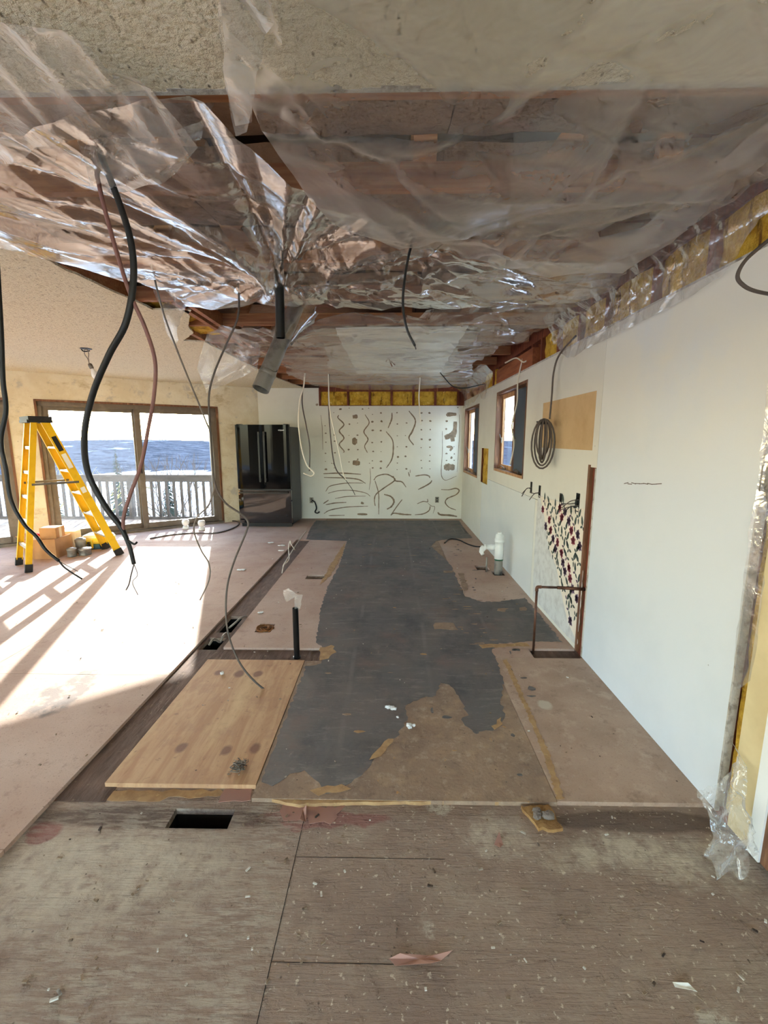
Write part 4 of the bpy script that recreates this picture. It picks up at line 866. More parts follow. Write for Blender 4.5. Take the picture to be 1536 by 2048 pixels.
# far sheet, gathered at the vent duct
DUCT_T = aty(566, 672, 3.25)
def z_far(X, Y):
    Z = CEIL-.035+lattice(X, Y, .02)
    Z = Z+gather(X, Y, -.86, 3.55, .10, .35, 16, .030, .7, 12)+gather(X, Y, -.45, 5.6, .05, .3, 10, .02, .5, 13)+gather(X, Y, .55, 6.2, .05, .3, 8, .02, .5, 14)+gather(X, Y, 1.05, 4.0, .04, .2, 10, .02, .4, 15)
    Z = Z+crease_field(X, Y, 120, 51, .030, .1, .7, (-1.5, 1.3, 3.0, 7.4), (.02, .06))+crease_field(X, Y, 50, 52, .040, 1.4, .8, (-1.5, 1.3, 3.0, 7.4), (.03, .08))
    return np.minimum(Z, CEIL-.008)
film('plastic_sheet', [(-1.50, 3.75), (-1.30, 3.55), (-.9, 3.36), (-.4, 3.30), (.2, 3.22), (.7, 3.05), (1.12, 2.80), (1.24, 3.0), (1.20, 3.9), (1.02, 4.6), (.95, 5.4), (1.10, 6.2), (1.25, 7.2), (1.0, 7.9), (.2, 8.15), (-.8, 8.1), (-1.30, 7.4), (-1.45, 6.4), (-1.30, 5.5), (-1.40, 4.8), (-1.20, 4.2)],
     z_far, .032, MAT['film_far'], 'milky plastic sheet stretched under the far end of the opened ceiling', .015, seed=6)
# second, lower milky layer sagging under the drywall remnant
def z_low(X, Y):
    return CEIL-.07+crease_field(X, Y, 40, 61, .02, .3, .8, (-.7, 1.0, 4.2, 6.2), (.015, .05))-.05*np.exp(-((X-.1)/.6)**2-((Y-5.3)/.5)**2)
film('plastic_sheet', [(-.62, 4.3), (-.1, 4.05), (.55, 4.2), (.75, 4.9), (.85, 5.6), (.6, 6.3), (.2, 6.05), (-.05, 6.5), (-.2, 6.05), (-.55, 6.2), (-.75, 5.4)], z_low, .035, MAT['film_far'], 'lower milky plastic flap sagging under the cream drywall remnant', .02, seed=9)
# film over the wall top on the right, u along the wall, v from ceiling (0) down to the wall (1)
def wall_map(u, v, z):
    x = XR-.02-.22*(1-np.clip(v/.55, 0, 1))**1.5; zz = CEIL-.01-.27*np.clip((v-.12)/.88, 0, 1.3)
    return np.column_stack([np.minimum(x-z*.7, XR-.006), u, zz-np.abs(z)*.5])
def z_wallf(X, Y): return .016+crease_field(X, Y, 70, 71, .022, 1.45, .35, (1.5, 4.2, 0, 1.1), (.008, .03))
film('plastic_sheet', [(1.45, .0), (2.2, .0), (3.0, .05), (3.55, .10), (3.75, .5), (3.55, .95), (3.42, 1.12), (3.30, 1.18), (3.12, 1.12), (2.9, 1.12), (2.4, 1.1), (2.05, 1.06), (1.86, .98), (1.80, .72), (1.72, .55), (1.45, .5)], z_wallf, .022, MAT['film_wall'],
     'clear plastic strip over the yellow insulation along the near right wall', .012, wall_map, seed=12)
def z_wall2(X, Y): return .02+crease_field(X, Y, 30, 72, .025, 1.4, .4, (5.9, 8.2, 0, 1.6), (.02, .05))
film('plastic_sheet', [(5.6, .0), (6.6, .0), (7.4, .0), (8.15, .1), (8.2, 1.3), (8.0, 1.6), (7.7, 1.35), (7.4, 1.15), (7.1, 1.2), (6.7, .9), (6.4, 1.35), (6.25, 1.0), (6.0, .6), (5.7, .35)], z_wall2, .035, MAT['film_far'],
     'milky torn plastic hanging over the top of the farther window', .02, wall_map, seed=14)
# front left scrap from which the two thick cables come out
def z_scrap(X, Y):
    Z = CEIL-.02-.10*np.clip((Y-1.15)/.35, 0, 1)
    Z = Z+gather(X, Y, -.905, 1.50, .05, .14, 14, .030, .35, 22)+crease_field(X, Y, 20, 81, .018, 1.7, .5, (-1.3, -.5, 1.0, 1.6), (.01, .03))
    return np.minimum(Z, CEIL-.005)
film('plastic_sheet', cpoly([(-90, 80), (60, 92), (130, 100), (190, 128), (225, 168), (300, 185), (390, 262), (352, 300), (225, 322), (196, 300), (180, 312), (150, 250), (88, 250), (20, 290), (-90, 300)], CEIL-.06),
     z_scrap, .016, MAT['film_scrap'], 'milky plastic scrap at the near left ceiling around two thick cables', .006, seed=21)
# strip folded over at the left edge of the front sheet
def flap(name, px, Y, mat, label, seed, amp=.02, ang=1.3, tilt=0.0):
    """hanging flap: outline given at distance Y, folded a little in depth"""
    P = [aty(a, b, Y) for a, b in px]; poly = [(p[0], p[2]) for p in P]; xs = [p[0] for p in poly]; zs = [p[1] for p in poly]
    bx = (min(xs), max(xs), min(zs), max(zs))
    return film(name, poly, lambda X, Z: crease_field(X, Z, 14, seed, amp, ang, .5, bx, (.02, .06))+tilt*(bx[3]-Z), .018, mat, label, .006,
                lambda X, Z, d: np.column_stack([X, Y+d, Z]), .03, 'hanging plastic flaps', seed)
def z_strip0(X, Y): return CEIL-.03-.10*np.clip((Y-1.05)/.3, 0, 1)**2+crease_field(X, Y, 16, 95, .016, 1.25, .2, (-.42, -.2, .9, 1.4), (.01, .03))
film('plastic_flap', cpoly([(428, -60), (520, -60), (548, 60), (520, 128), (506, 175), (500, 200), (488, 222), (468, 228), (452, 170), (440, 80)], CEIL-.06), z_strip0, .012, MAT['film_scrap'],
     'folded end of the front plastic sheet hanging beside the cut ceiling edge', .006, None, .03, 'hanging plastic flaps', 91)
flap('plastic_flap', [(418, 664), (470, 668), (520, 690), (512, 740), (470, 758), (410, 786), (396, 735)], 3.9, MAT['film_scrap'], 'milky plastic flap hanging left of the steel duct', 92, .03)
flap('plastic_flap', [(300, 545), (372, 606), (365, 640), (358, 692), (336, 672), (330, 620)], 3.0, MAT['film_scrap'], 'narrow plastic flap hanging against the popcorn ceiling', 93, .03)
flap('plastic_flap', [(352, 262), (400, 240), (438, 195), (420, 196), (398, 270), (376, 278)], 1.42, MAT['film_scrap'], 'small pointed plastic flap below the cut ceiling edge', 94, .01)
# crumpled film in the near right corner of the floor
def corner_map(u, v, d):
    out = []
    for a, b, k in zip(u, v, d):
        P = aty(a*1000, b*1000, 1.60-(b-1.43)/.33*.26); n_ = np.array([-.75, -.6, .25])
        P = P+n_*abs(k); P[2] = max(P[2], ZT+.003); P[0] = min(P[0], XR-.016); out.append(P)
    return np.array(out)
film('plastic_sheet', [(1.400, 1.580), (1.440, 1.566), (1.462, 1.540), (1.488, 1.500), (1.500, 1.450), (1.508, 1.520), (1.500, 1.600), (1.520, 1.660), (1.528, 1.700), (1.508, 1.712), (1.498, 1.690), (1.506, 1.740), (1.488, 1.752), (1.476, 1.735), (1.452, 1.745), (1.440, 1.758), (1.436, 1.725), (1.414, 1.706), (1.428, 1.670), (1.420, 1.630), (1.404, 1.600)],
     lambda X, Y: crease_field(X*3, Y*3, 46, 101, .045, 1.3, .7, (4.2, 4.6, 4.4, 5.3), (.03, .09)), .006, MAT['film_corner'],
     'crumpled plastic film bunched on the floor at the near right corner', .003, corner_map, .010, None, 31)
def z_strip(X, Y): return .004+crease_field(X, Y, 16, 103, .012, 1.5, .5, (1.45, 1.62, .5, 2.4), (.01, .03))
film('plastic_sheet', [(1.52, .62), (1.57, .55), (1.60, .66), (1.615, 1.2), (1.62, 1.7), (1.61, 2.2), (1.52, 2.2), (1.525, 1.2)], z_strip, .018, MAT['film_wall'], 'grimy narrow plastic strip over the open stud bay at the right edge', .005,
     lambda u, v, d: np.column_stack([np.minimum(XR-.004-d, XR-.002), u, v]), .04, None, 33)

# ------------------------------------------------------------------ pipes and ducts
def pxY(pts):
    return [Vector(aty(a, b, Y)) for a, b, Y in pts]
p_top, p_bot = Vector(aty(560, 540, 2.42)), Vector(aty(561, 676, 2.42))
r_ = empty('vent_pipe', 'black plastic pipe hanging straight down through the plastic', 'pipe', loc=tuple(p_bot)); r_.location = (0, 0, 0)
mb = MB(); mb.tube([p_top+Vector((0, 0, .25)), p_bot+Vector((0, 0, .0))], .0235, 20, cap=False); mb.tube([p_bot, p_top], .0195, 20, cap=False); mb.build('pipe_body', MAT['abs'], r_, True)
MB().tube([p_bot+Vector((0, 0, .028)), p_bot+Vector((0, 0, .003))], .0252, 20, cap=False).build('pipe_lip', MAT['abs'], r_, True)
d_top, d_bot = Vector(aty(572, 660, 3.3)), Vector(aty(521, 779, 3.12)); dd = (d_bot-d_top).normalized()
r_ = empty('vent_duct', 'short dented galvanised steel duct hanging askew from the ceiling', 'duct')
mb = MB(); mb.tube([d_top-dd*.2, d_bot], .056, 28, cap=False); mb.tube([d_bot, d_top], .0545, 28, cap=False); mb.build('duct_body', MAT['galv'], r_, True)
MB().tube([d_bot-dd*.14, d_bot-dd*.125, d_bot-dd*.11], [.0575, .062, .0575], 28, cap=False).build('crimp_ring', MAT['galv'], r_, True)
MB().tube([d_bot-dd*.10, d_bot-dd*.002], .0585, 28, cap=False).build('duct_collar', MAT['galv'], r_, True)
MB().tube([tuple(d_bot-dd*.15+Vector((.06*math.cos(a), .06*math.sin(a), .012*math.sin(3*a)))) for a in np.linspace(0, 2*math.pi, 24)], .003, 6).build('tie_wire', MAT['brass'], r_, True)
# film wrapped round the duct
wf = MB(); wf.tube([d_top-dd*.22, d_top-dd*.05, d_top+dd*.08], [.16, .09, .066], 40, cap=False)
random.seed(17); wf.v = [tuple(np.array(v)+np.array([random.gauss(0, .007) for _ in range(3)])) for v in wf.v]
tag(wf.build('plastic_wrap', MAT['film_mid'], None, True), 'plastic film wrapped round the top of the steel duct', 'plastic sheet')
# black stub in the floor with a bit of plastic bag on it
b0 = Vector(atz(594, 1316, ZT)); bt = Vector(aty(592, 1216, b0.y))
r_ = empty('floor_pipe', 'black plastic stub pipe standing in the cross groove of the floor', 'pipe')
mb = MB(); mb.tube([b0, (b0.x, b0.y, bt.z)], .0205, 20, cap=False); mb.tube([(b0.x, b0.y, bt.z), b0], .017, 20, cap=False); mb.build('pipe_body', MAT['abs'], r_, True)
MB().tube([b0, b0+Vector((0, 0, .012))], .026, 20).build('pipe_collar', MAT['abs'], r_, True)
bagp = [(588, 1220), (592, 1190), (572, 1205), (565, 1180), (578, 1174), (595, 1186), (606, 1188), (602, 1218)]
bg_ = flap('bag_scrap', bagp, b0.y+.005, MAT['film_scrap'], 'white plastic bag scrap stuffed into the floor stub pipe', 111, .02); bg_['category'] = 'plastic bag'; del bg_['group']
# white drain stack by the right wall
dx, dy = 1.21, 4.82
r_ = empty('drain_pipe', 'white and grey drain pipe standing by the right wall', 'pipe', loc=(dx, dy, 0)); 
MB().lathe([(.044, -.25), (.044, 0), (.046, .01), (.044, .16), (.044, .17)], 20).build('lower_pipe', MAT['galv'], r_, True)
MB().lathe([(.044, .17), (.050, .172), (.050, .30), (.046, .305), (.046, .36), (.053, .362), (.053, .40), (.046, .402), (.046, .44), (.040, .445), (.040, .455)], 20).build('white_pipe', MAT['pvc'], r_, True)
MB().lathe([(.048, .155), (.0485, .185), (.044, .19)], 20).build('primer_ring', pmat('green_primer', lin(40, 96, 70), .5), r_, True)
MB().lathe([(.026, .455), (.026, .475)], 16).build('cap', MAT['pvc'], r_, True)
MB().lathe([(.034, 0), (.034, .05), (.028, .052), (.028, .10), (.034, .102), (.034, .12)], 16, (-.045, .02, .30), Matrix.Rotation(-math.pi/2, 3, 'Y')).build('side_branch', MAT['pvc'], r_, True)
MB().tube([(-.165, .02, .31), (-.18, .02, .28), (-.19, .03, .24), (-.18, .0, .22)], [.028, .034, .026, .02], 9).build('plastic_rag', MAT['foam'], r_, True)
MB().tube([(-.12, .06, ZT), (-.12, .06, .17)], .009, 10).build('steel_stub', MAT['galv'], r_, True)
# copper line: up from the groove, elbow, into the wall slot
c0 = Vector(atz(1066, 1308, ZT)); cT = Vector(aty(1068, 1174, c0.y)); c1 = Vector((XR+.05, 2.945, cT.z-.012))
r_ = empty('copper_pipe', 'brown copper water pipe rising from the floor and turning into the wall', 'pipe')
MB().tube([c0, (c0.x, c0.y, cT.z-.025)], .0085, 12).build('riser', MAT['copper'], r_, True)
MB().tube([(c0.x, c0.y, cT.z-.03), (c0.x, c0.y, cT.z-.008), (c0.x+.008, c0.y, cT.z), (c0.x+.03, c0.y, cT.z)], .0115, 12, smooth_n=4).build('elbow', MAT['copper'], r_, True)
MB().tube([(c0.x+.02, c0.y, cT.z), (c0.x+.15, c0.y, cT.z-.003)], .0085, 12).build('branch', MAT['copper'], r_, True)
MB().tube([(c0.x+.14, c0.y, cT.z-.003), c1], .0115, 12).build('coupling_sleeve', MAT['copper'], r_, True)
o = tag(MB().tube([(XR+.035, 2.925, 1.28), (XR+.03, 2.925, .80)], .011, 12).tube([(XR+.03, 2.925, .80), (XR+.02, 2.93, .30), (XR+.02, 2.93, 0.03)], .010, 12).build('wall_pipe', MAT['stud_red'], None, True), 'reddish pipe inside the open slot of the right wall', 'pipe')

# ------------------------------------------------------------------ cables
def cable(label, pts, r, mat, name='hanging_cable', ends=(), group='loose electrical cables', n=8, sm=8):
    P = [Vector(aty(a, b, Y)) for a, b, Y in pts]
    if ends:
        root = empty(name, label, 'cable', group)
        MB().tube(P, r, n, smooth_n=sm).build('jacket', mat, root, True)
        for e in ends: MB().tube([Vector(aty(a, b, Y)) for a, b, Y in e[0]], e[1], 5, smooth_n=5).build('wire_end', e[2], root, True)
        return root
    return tag(MB().tube(P, r, n, smooth_n=sm).build(name, mat, None, True), label, 'cable', group)
K, BR, GR, WH, RD, CU = (MAT[k] for k in ('cable_black', 'cable_brown', 'cable_grey', 'cable_white', 'cable_red', 'copper_wire'))
cable('thick black cable hanging at near left in a wide bend', [(186, 262, 1.5), (205, 318, 1.5), (240, 410, 1.5), (262, 485, 1.5), (267, 560, 1.5), (252, 645, 1.5), (218, 710, 1.52), (185, 790, 1.55), (169, 870, 1.57), (176, 945, 1.6), (210, 1012, 1.6), (240, 1052, 1.6), (258, 1090, 1.6), (268, 1128, 1.6)],
      [.0105]*10+[.008, .0075], K, ends=[([(268, 1128, 1.6), (262, 1150, 1.6), (258, 1168, 1.6), (252, 1180, 1.6)], .0025, CU), ([(268, 1128, 1.6), (275, 1150, 1.6), (265, 1165, 1.6), (276, 1190, 1.6)], .0014, CU), ([(255, 1080, 1.59), (268, 1088, 1.59), (274, 1084, 1.6)], .004, K)])
cable('reddish brown cable crossing the thick black one at near left', [(183, 275, 1.5), (192, 340, 1.5), (210, 420, 1.5), (235, 510, 1.5), (262, 592, 1.5), (290, 655, 1.52), (310, 722, 1.55), (308, 790, 1.57), (296, 860, 1.6), (282, 930, 1.62), (262, 985, 1.62), (248, 1030, 1.6), (246, 1062, 1.6)],
      .0068, RD)
cable('black cable at the left edge of the photo in front of the second door', [(-12, 335, 1.7), (-10, 450, 1.7), (-4, 560, 1.7), (2, 660, 1.7), (6, 760, 1.7), (12, 820, 1.7), (2, 880, 1.7), (12, 940, 1.7), (22, 1000, 1.7), (48, 1048, 1.7), (72, 1072, 1.7), (92, 1100, 1.7), (118, 1122, 1.7)],
      [.0085, .0085, .0085, .007, .006], K, ends=[([(118, 1122, 1.7), (128, 1134, 1.7), (145, 1146, 1.7), (164, 1158, 1.7)], .0035, K), ([(118, 1122, 1.7), (132, 1130, 1.7), (156, 1143, 1.7)], .0015, CU)])
cable('thin grey cable slanting down to the right of the crossing cables', [(302, 528, 2.5), (325, 620, 2.55), (352, 695, 2.6), (382, 770, 2.7), (410, 838, 2.8), (424, 880, 2.9), (430, 960, 3.0), (418, 1008, 3.05), (394, 1035, 3.1), (388, 1062, 3.15), (402, 1100, 3.2), (418, 1128, 3.2), (418, 1160, 3.2), (400, 1200, 3.2)],
      .0052, GR)
cable('long grey brown cable hanging down to the plywood patch', [(475, 548, 2.66), (478, 600, 2.66), (474, 640, 2.66), (452, 690, 2.66), (430, 742, 2.66), (418, 790, 2.66), (420, 850, 2.66), (424, 910, 2.66), (430, 968, 2.66), (450, 1005, 2.66), (482, 1028, 2.66), (496, 1044, 2.66), (492, 1065, 2.65), (470, 1118, 2.62), (455, 1170, 2.6), (452, 1230, 2.56), (460, 1280, 2.52), (482, 1330, 2.48), (515, 1368, 2.46), (552, 1394, 2.45)],
      .0062, BR, ends=[([(552, 1394, 2.45), (557, 1399, 2.445)], .0035, K)])
cable('black cable hanging in the middle from the front plastic sheet', [(842, 440, 2.06), (834, 455, 2.06), (820, 500, 2.06), (809, 560, 2.06), (806, 612, 2.06), (814, 658, 2.06), (830, 692, 2.06)], .0055, K, ends=[([(830, 692, 2.06), (832, 699, 2.06)], .003, CU)])
cable('white cable loop hanging beside the refrigerator', [(610, 745, 6.6), (607, 775, 6.6), (600, 800, 6.6), (597, 845, 6.6), (603, 895, 6.6), (614, 930, 6.6), (628, 945, 6.6), (622, 952, 6.6), (607, 946, 6.6)], .0105, WH)
cable('dark cable hanging beside the white loop near the refrigerator', [(611, 745, 6.65), (604, 800, 6.65), (612, 850, 6.65), (619, 890, 6.65), (619, 942, 6.65)], .010, BR)
cable('dark and white cable pair hanging before the adhesive marks', [(658, 748, 6.3), (657, 800, 6.3), (660, 860, 6.3), (666, 915, 6.3), (674, 942, 6.3), (690, 958, 6.3)], .009, BR, ends=[([(690, 958, 6.3), (704, 978, 6.3), (710, 990, 6.3)], .005, BR)])
cable('white cable slanting across the adhesive marks', [(657, 748, 6.25), (659, 815, 6.25), (668, 860, 6.25), (678, 905, 6.25), (686, 945, 6.25), (692, 960, 6.25)], .008, WH)
cable('short white cable hanging from the far plastic', [(840, 755, 6.3), (838, 800, 6.3), (842, 850, 6.3)], .0085, WH)
cable('thin dark cable sagging along the far plastic', [(880, 745, 5.6), (905, 772, 5.6), (930, 776, 5.6), (968, 768, 5.6)], .006, K)
cable('white cable hanging in front of the nearer window', [(1046, 715, 4.75), (1036, 760, 4.75), (1034, 805, 4.75), (1024, 850, 4.75), (1028, 890, 4.75), (1020, 930, 4.75)], .0075, WH)
cable('white cable end drooping over the rust header', [(1010, 726, 4.6), (1032, 716, 4.6), (1046, 724, 4.6), (1056, 720, 4.6)], .007, WH)
cable('grey cable looping out of the wall at the right edge', [(1560, 462, 1.62), (1525, 490, 1.62), (1490, 522, 1.6), (1475, 552, 1.6), (1486, 570, 1.6), (1510, 582, 1.6), (1560, 592, 1.6)], .0062, BR)
# coiled cable on the right wall
r_ = empty('coiled_cable', 'dark cable hanging on the right wall with its end tied into a coil', 'cable')
yc = 3.45
MB().tube([Vector((XR-.03-.05*k/8, Y, z)) for k, (Y, z) in enumerate([(rw(1160, 672)[1], rw(1160, 672)[2]), (rw(1128, 710)[1], rw(1128, 710)[2]), (rw(1118, 745)[1], rw(1118, 745)[2]), (rw(1116, 790)[1], rw(1116, 790)[2]), (rw(1113, 838)[1], rw(1113, 838)[2])])], .0075, 8, smooth_n=8).build('drop', BR, r_, True)
cY, cZ = rw(1112, 838)[1], rw(1112, 838)[2]
for k in range(5):
    a = (k-2)*.42; w_ = .075+.018*k; L = .30+.025*k; pts = []
    for s in np.linspace(0, 2*math.pi, 22):
        pts.append((XR-.095-.09*math.sin(s)*math.sin(a), cY+w_*math.sin(s)*math.cos(a)*.8, cZ-L*.5+L*.5*math.cos(s)))
    MB().tube(pts, .0075, 7).build('loop', BR, r_, True)
MB().tube([(XR-.09, cY-.03, cZ-.03), (XR-.12, cY, cZ-.035), (XR-.09, cY+.03, cZ-.03), (XR-.06, cY, cZ-.03), (XR-.09, cY-.03, cZ-.03)], .011, 7).tube([(XR-.1, cY, cZ-.03), (XR-.13, cY+.07, cZ-.02)], .006, 6).build('tie', K, r_, True)
# cable over the floor near the patio door and refrigerator
def fcable(label, px, r, mat, zs=None, name='floor_cable', sm=6):
    P = [Vector(atz(a, b, r+(zs[i] if zs else 0))) for i, (a, b) in enumerate(px)]
    return tag(MB().tube(P, r, 7, smooth_n=sm).build(name, mat, None, True), label, 'cable', 'cables lying on the floor')
fcable('brown cable lying in a loop on the floor before the refrigerator', [(300, 1077), (340, 1070), (385, 1066), (430, 1066), (462, 1058), (478, 1048), (468, 1042), (440, 1044), (400, 1049)], .011, BR)
fcable('dark cable end on the particle board by the right wall', [(889, 1086), (900, 1078), (918, 1080), (935, 1088), (952, 1093), (968, 1093)], .009, K)
fcable('pair of white wires lying in the long floor groove', [(612, 1062), (600, 1078), (588, 1096), (578, 1112), (568, 1128), (566, 1134)], .006, WH, [0, .0, .01, .04, .02, 0])
fcable('white wire standing up in a small loop from the floor groove', [(590, 1100), (582, 1088), (580, 1082), (577, 1096), (578, 1118), (568, 1130), (564, 1146)], .006, WH, [0, .10, .14, .06, .02, .02, 0])
fcable('grey wire crossing the nearer pit of the floor groove', [(418, 1290), (428, 1278), (440, 1284), (446, 1272), (452, 1266)], .008, GR, [0, .02, -.03, .02, -.02])
fcable('grey wire crossing the farther pit of the floor groove', [(458, 1256), (470, 1246), (482, 1236), (492, 1232)], .008, GR, [-.03, .01, .01, .0])
# small bulbs / lamp holders on the floor by the door
for i, (a, b, lb) in enumerate(((372, 1058, 'left one of two small clear lamp heads on the floor by the patio door'), (404, 1060, 'right one of two small clear lamp heads on the floor by the patio door'))):
    q = atz(a, b); r_ = empty('lamp_head', lb, 'lamp', 'small lamp heads on the floor', loc=(q[0], q[1], 0))
    MB().lathe([(.05, 0), (.055, .01), (.045, .05), (.03, .055)], 14).build('base', MAT['pvc'], r_, True)
    MB().lathe([(.03, .055), (.055, .09), (.06, .13), (.045, .16), (.01, .165)], 14).build('shade', MAT['bulb_glass'], r_, True)
# bare bulb
bx = atz(172, 697, CEIL)
r_ = empty('ceiling_bulb', 'bare light bulb hanging on short wires from the popcorn ceiling', 'light bulb', loc=(bx[0], bx[1], CEIL))
MB().lathe([(.055, -.004), (.055, .0)], 18).build('ceiling_box', MAT['rubber'], r_)
for s_ in (-1, 1): MB().tube([(.01*s_, 0, -.003), (.022*s_, 0, -.05), (.004*s_+.01, 0, -.10), (.018, 0, -.155)], .0035, 6, smooth_n=4).build('wire', MAT['cable_grey'], r_, True)
MB().tube([(-.05, 0, -.01), (-.02, 0, -.03), (.03, .01, -.02)], .006, 6, smooth_n=4).build('wire_nut', MAT['rubber'], r_, True)
Mr = Matrix.Rotation(math.radians(-22), 3, 'Y')
MB().lathe([(.014, 0), (.02, -.012), (.02, -.05), (.016, -.056)], 16, (.02, 0, -.15), Mr).build('socket', MAT['brass'], r_, True)
MB().lathe([(.015, -.056), (.017, -.07), (.03, -.10), (.034, -.125), (.028, -.15), (.012, -.164), (.001, -.166)], 18, (.02, 0, -.15), Mr).build('bulb', MAT['bulb_glass'], r_, True)
# wires at the fixture mark on the drywall remnant
fx = atz(781, 716, CEIL-.05)
r_ = tag(MB().tube([(fx[0]-.05, fx[1], CEIL-.09), (fx[0]-.02, fx[1], CEIL-.05), (fx[0], fx[1], CEIL-.10), (fx[0]+.02, fx[1], CEIL-.14)], .007, 6, smooth_n=5).tube([(fx[0], fx[1], CEIL-.08), (fx[0]+.05, fx[1]+.03, CEIL-.12)], .005, 6).build('fixture_wires', MAT['copper'], None, True), 'reddish wire ends poking from the old ceiling fixture spot', 'wires')

# ------------------------------------------------------------------ outlets, switches on walls
for (a, b, c, d), lb in zip(boxes, ('black electrical box just right of the nearer window', 'black electrical box with wires, second from the nearer window', 'narrow black electrical box without wires below the bare paper patch', 'black electrical box with a spray of wires nearest the wallpaper')):
    r_ = empty('electrical_box', lb, 'outlet box')
    V, Fc = slab(a+.001, b-.001, c+.001, d-.001, XR-.003, XR+.012, [(a+.008, b-.008, c+.008, d-.008)], fyz)
    bo = mesh_obj('box_body', V, Fc, MAT['rubber'], r_); MB().box(XR+.010, XR+.012, a+.004, b-.004, c+.004, d-.004).build('box_back', MAT['void'], bo)
    if a != boxes[2][0]:
        n = 4 if a == boxes[3][0] else 2
        for k in range(n):
            z = (c+d)/2+(k-n/2)*.02; L = random.uniform(.10, .20) if n == 4 else .09
            MB().tube([(XR+.01, (a+b)/2, z), (XR-.03, (a+b)/2+L*.4, z-.01+random.uniform(-.02, .02)), (XR-.06, (a+b)/2+L, z-.03+random.uniform(-.05, .03))], .0035, 6, smooth_n=5).build('wire', MAT['cable_brown' if k % 2 else 'cable_black'], r_, True)
def outlet(cx, cz, lb, cord):
    r_ = empty('wall_outlet', lb, 'outlet')
    MB().box(cx-.035, cx+.035, YB-.012, YB-.001, cz-.055, cz+.055, .003).build('plate', MAT['brass'], r_)
    for s_ in (-1, 1): MB().lathe([(.015, 0), (.015, .004)], 12, (cx, YB-.012, cz+.024*s_), Matrix.Rotation(math.pi/2, 3, 'X')).build('socket', MAT['rubber'], r_)
    if cord: MB().tube([(cx+.01, YB-.02, cz), (cx+.07, YB-.05, cz-.03), (cx+.10, YB-.06, cz-.14), (cx+.07, YB-.05, cz-.22), (cx+.12, YB-.05, cz-.24), (cx+.15, YB-.05, cz-.21)], .012, 7, smooth_n=5).build('cord', K, r_, True)
outlet(-1.52, .35, 'dark wall outlet with a black cord beside the refrigerator', True); outlet(.865, .365, 'wall outlet among adhesive marks at the right of the end wall', False)

# ------------------------------------------------------------------ refrigerator
FR = empty('refrigerator', 'glossy black french door refrigerator in the far left corner', 'refrigerator', loc=(-2.165, 7.42, 0)); FR.rotation_euler = (0, 0, math.radians(-2))
FWd, FHt = .455, 1.735
MB().box(-FWd, FWd, .09, .72, .03, FHt-.03, .006).build('cabinet', MAT['black_matte'], FR)
def door_panel(nm, x0, x1, z0, z1, bulge=.012):
    m = MB(); n = 10; vs = []; fs = []
    prof = [(x0, .085), (x0, .012)]
    for i in range(n+1):
        u = i/n; x = x0+(x1-x0)*u; e = min(1, min(u, 1-u)/.06); prof.append((x, .012-.012*math.sqrt(e)-bulge*math.sin(math.pi*u)))
    prof += [(x1, .012), (x1, .085)]
    return m.prism(prof, z0, z1).build(nm, MAT['black_polish' if nm == 'freezer_drawer' else 'black_gloss'], FR)
d1_ = door_panel('left_door', -FWd, -.003, .66, FHt); d2_ = door_panel('right_door', .003, FWd, .66, FHt); d3_ = door_panel('freezer_drawer', -FWd, FWd, .07, .635)
for x, dpar in ((-.045, d1_), (.045, d2_)):
    MB().box(x-.016, x+.016, -.055, -.038, .78, 1.62, .006).box(x-.010, x+.010, -.04, .0, .80, .84).box(x-.010, x+.010, -.04, .0, 1.56, 1.60).build('handle', MAT['abs'], dpar)
MB().box(-FWd+.03, FWd-.03, -.05, -.036, .585, .615, .005).box(-FWd+.05, -FWd+.08, -.04, .0, .59, .61).box(FWd-.08, FWd-.05, -.04, .0, .59, .61).build('handle', MAT['abs'], d3_)
MB().box(-FWd+.02, FWd-.02, .06, .10, .0, .07).build('toe_grille', MAT['black_matte'], FR)
for x in (-.40, .40): MB().box(x-.04, x+.04, .03, .13, FHt-.03, FHt+.012, .004).build('hinge_cover', MAT['black_matte'], FR)
for x in (-.42, .42): MB().lathe([(.018, 0), (.018, .03)], 12, (x, .12, 0)).build('foot', MAT['rubber'], FR)
fc = bpy.data.curves.new('logo', 'FONT'); fc.body = 'Whirlpool'; fc.size = .034; fc.extrude = .0006; fc.align_x = 'CENTER'
fo_ = bpy.data.objects.new('logo_src', fc); COL.objects.link(fo_)
bpy.context.view_layer.update()
me = bpy.data.meshes.new_from_object(fo_.evaluated_get(bpy.context.evaluated_depsgraph_get())); bpy.data.objects.remove(fo_)
me.materials.clear(); me.materials.append(MAT['alu'])
lo = bpy.data.objects.new('logo_lettering', me); COL.objects.link(lo); lo.parent = d2_; lo.location = (.31, -.0105, 1.635); lo.rotation_euler = (math.pi/2, 0, 0)

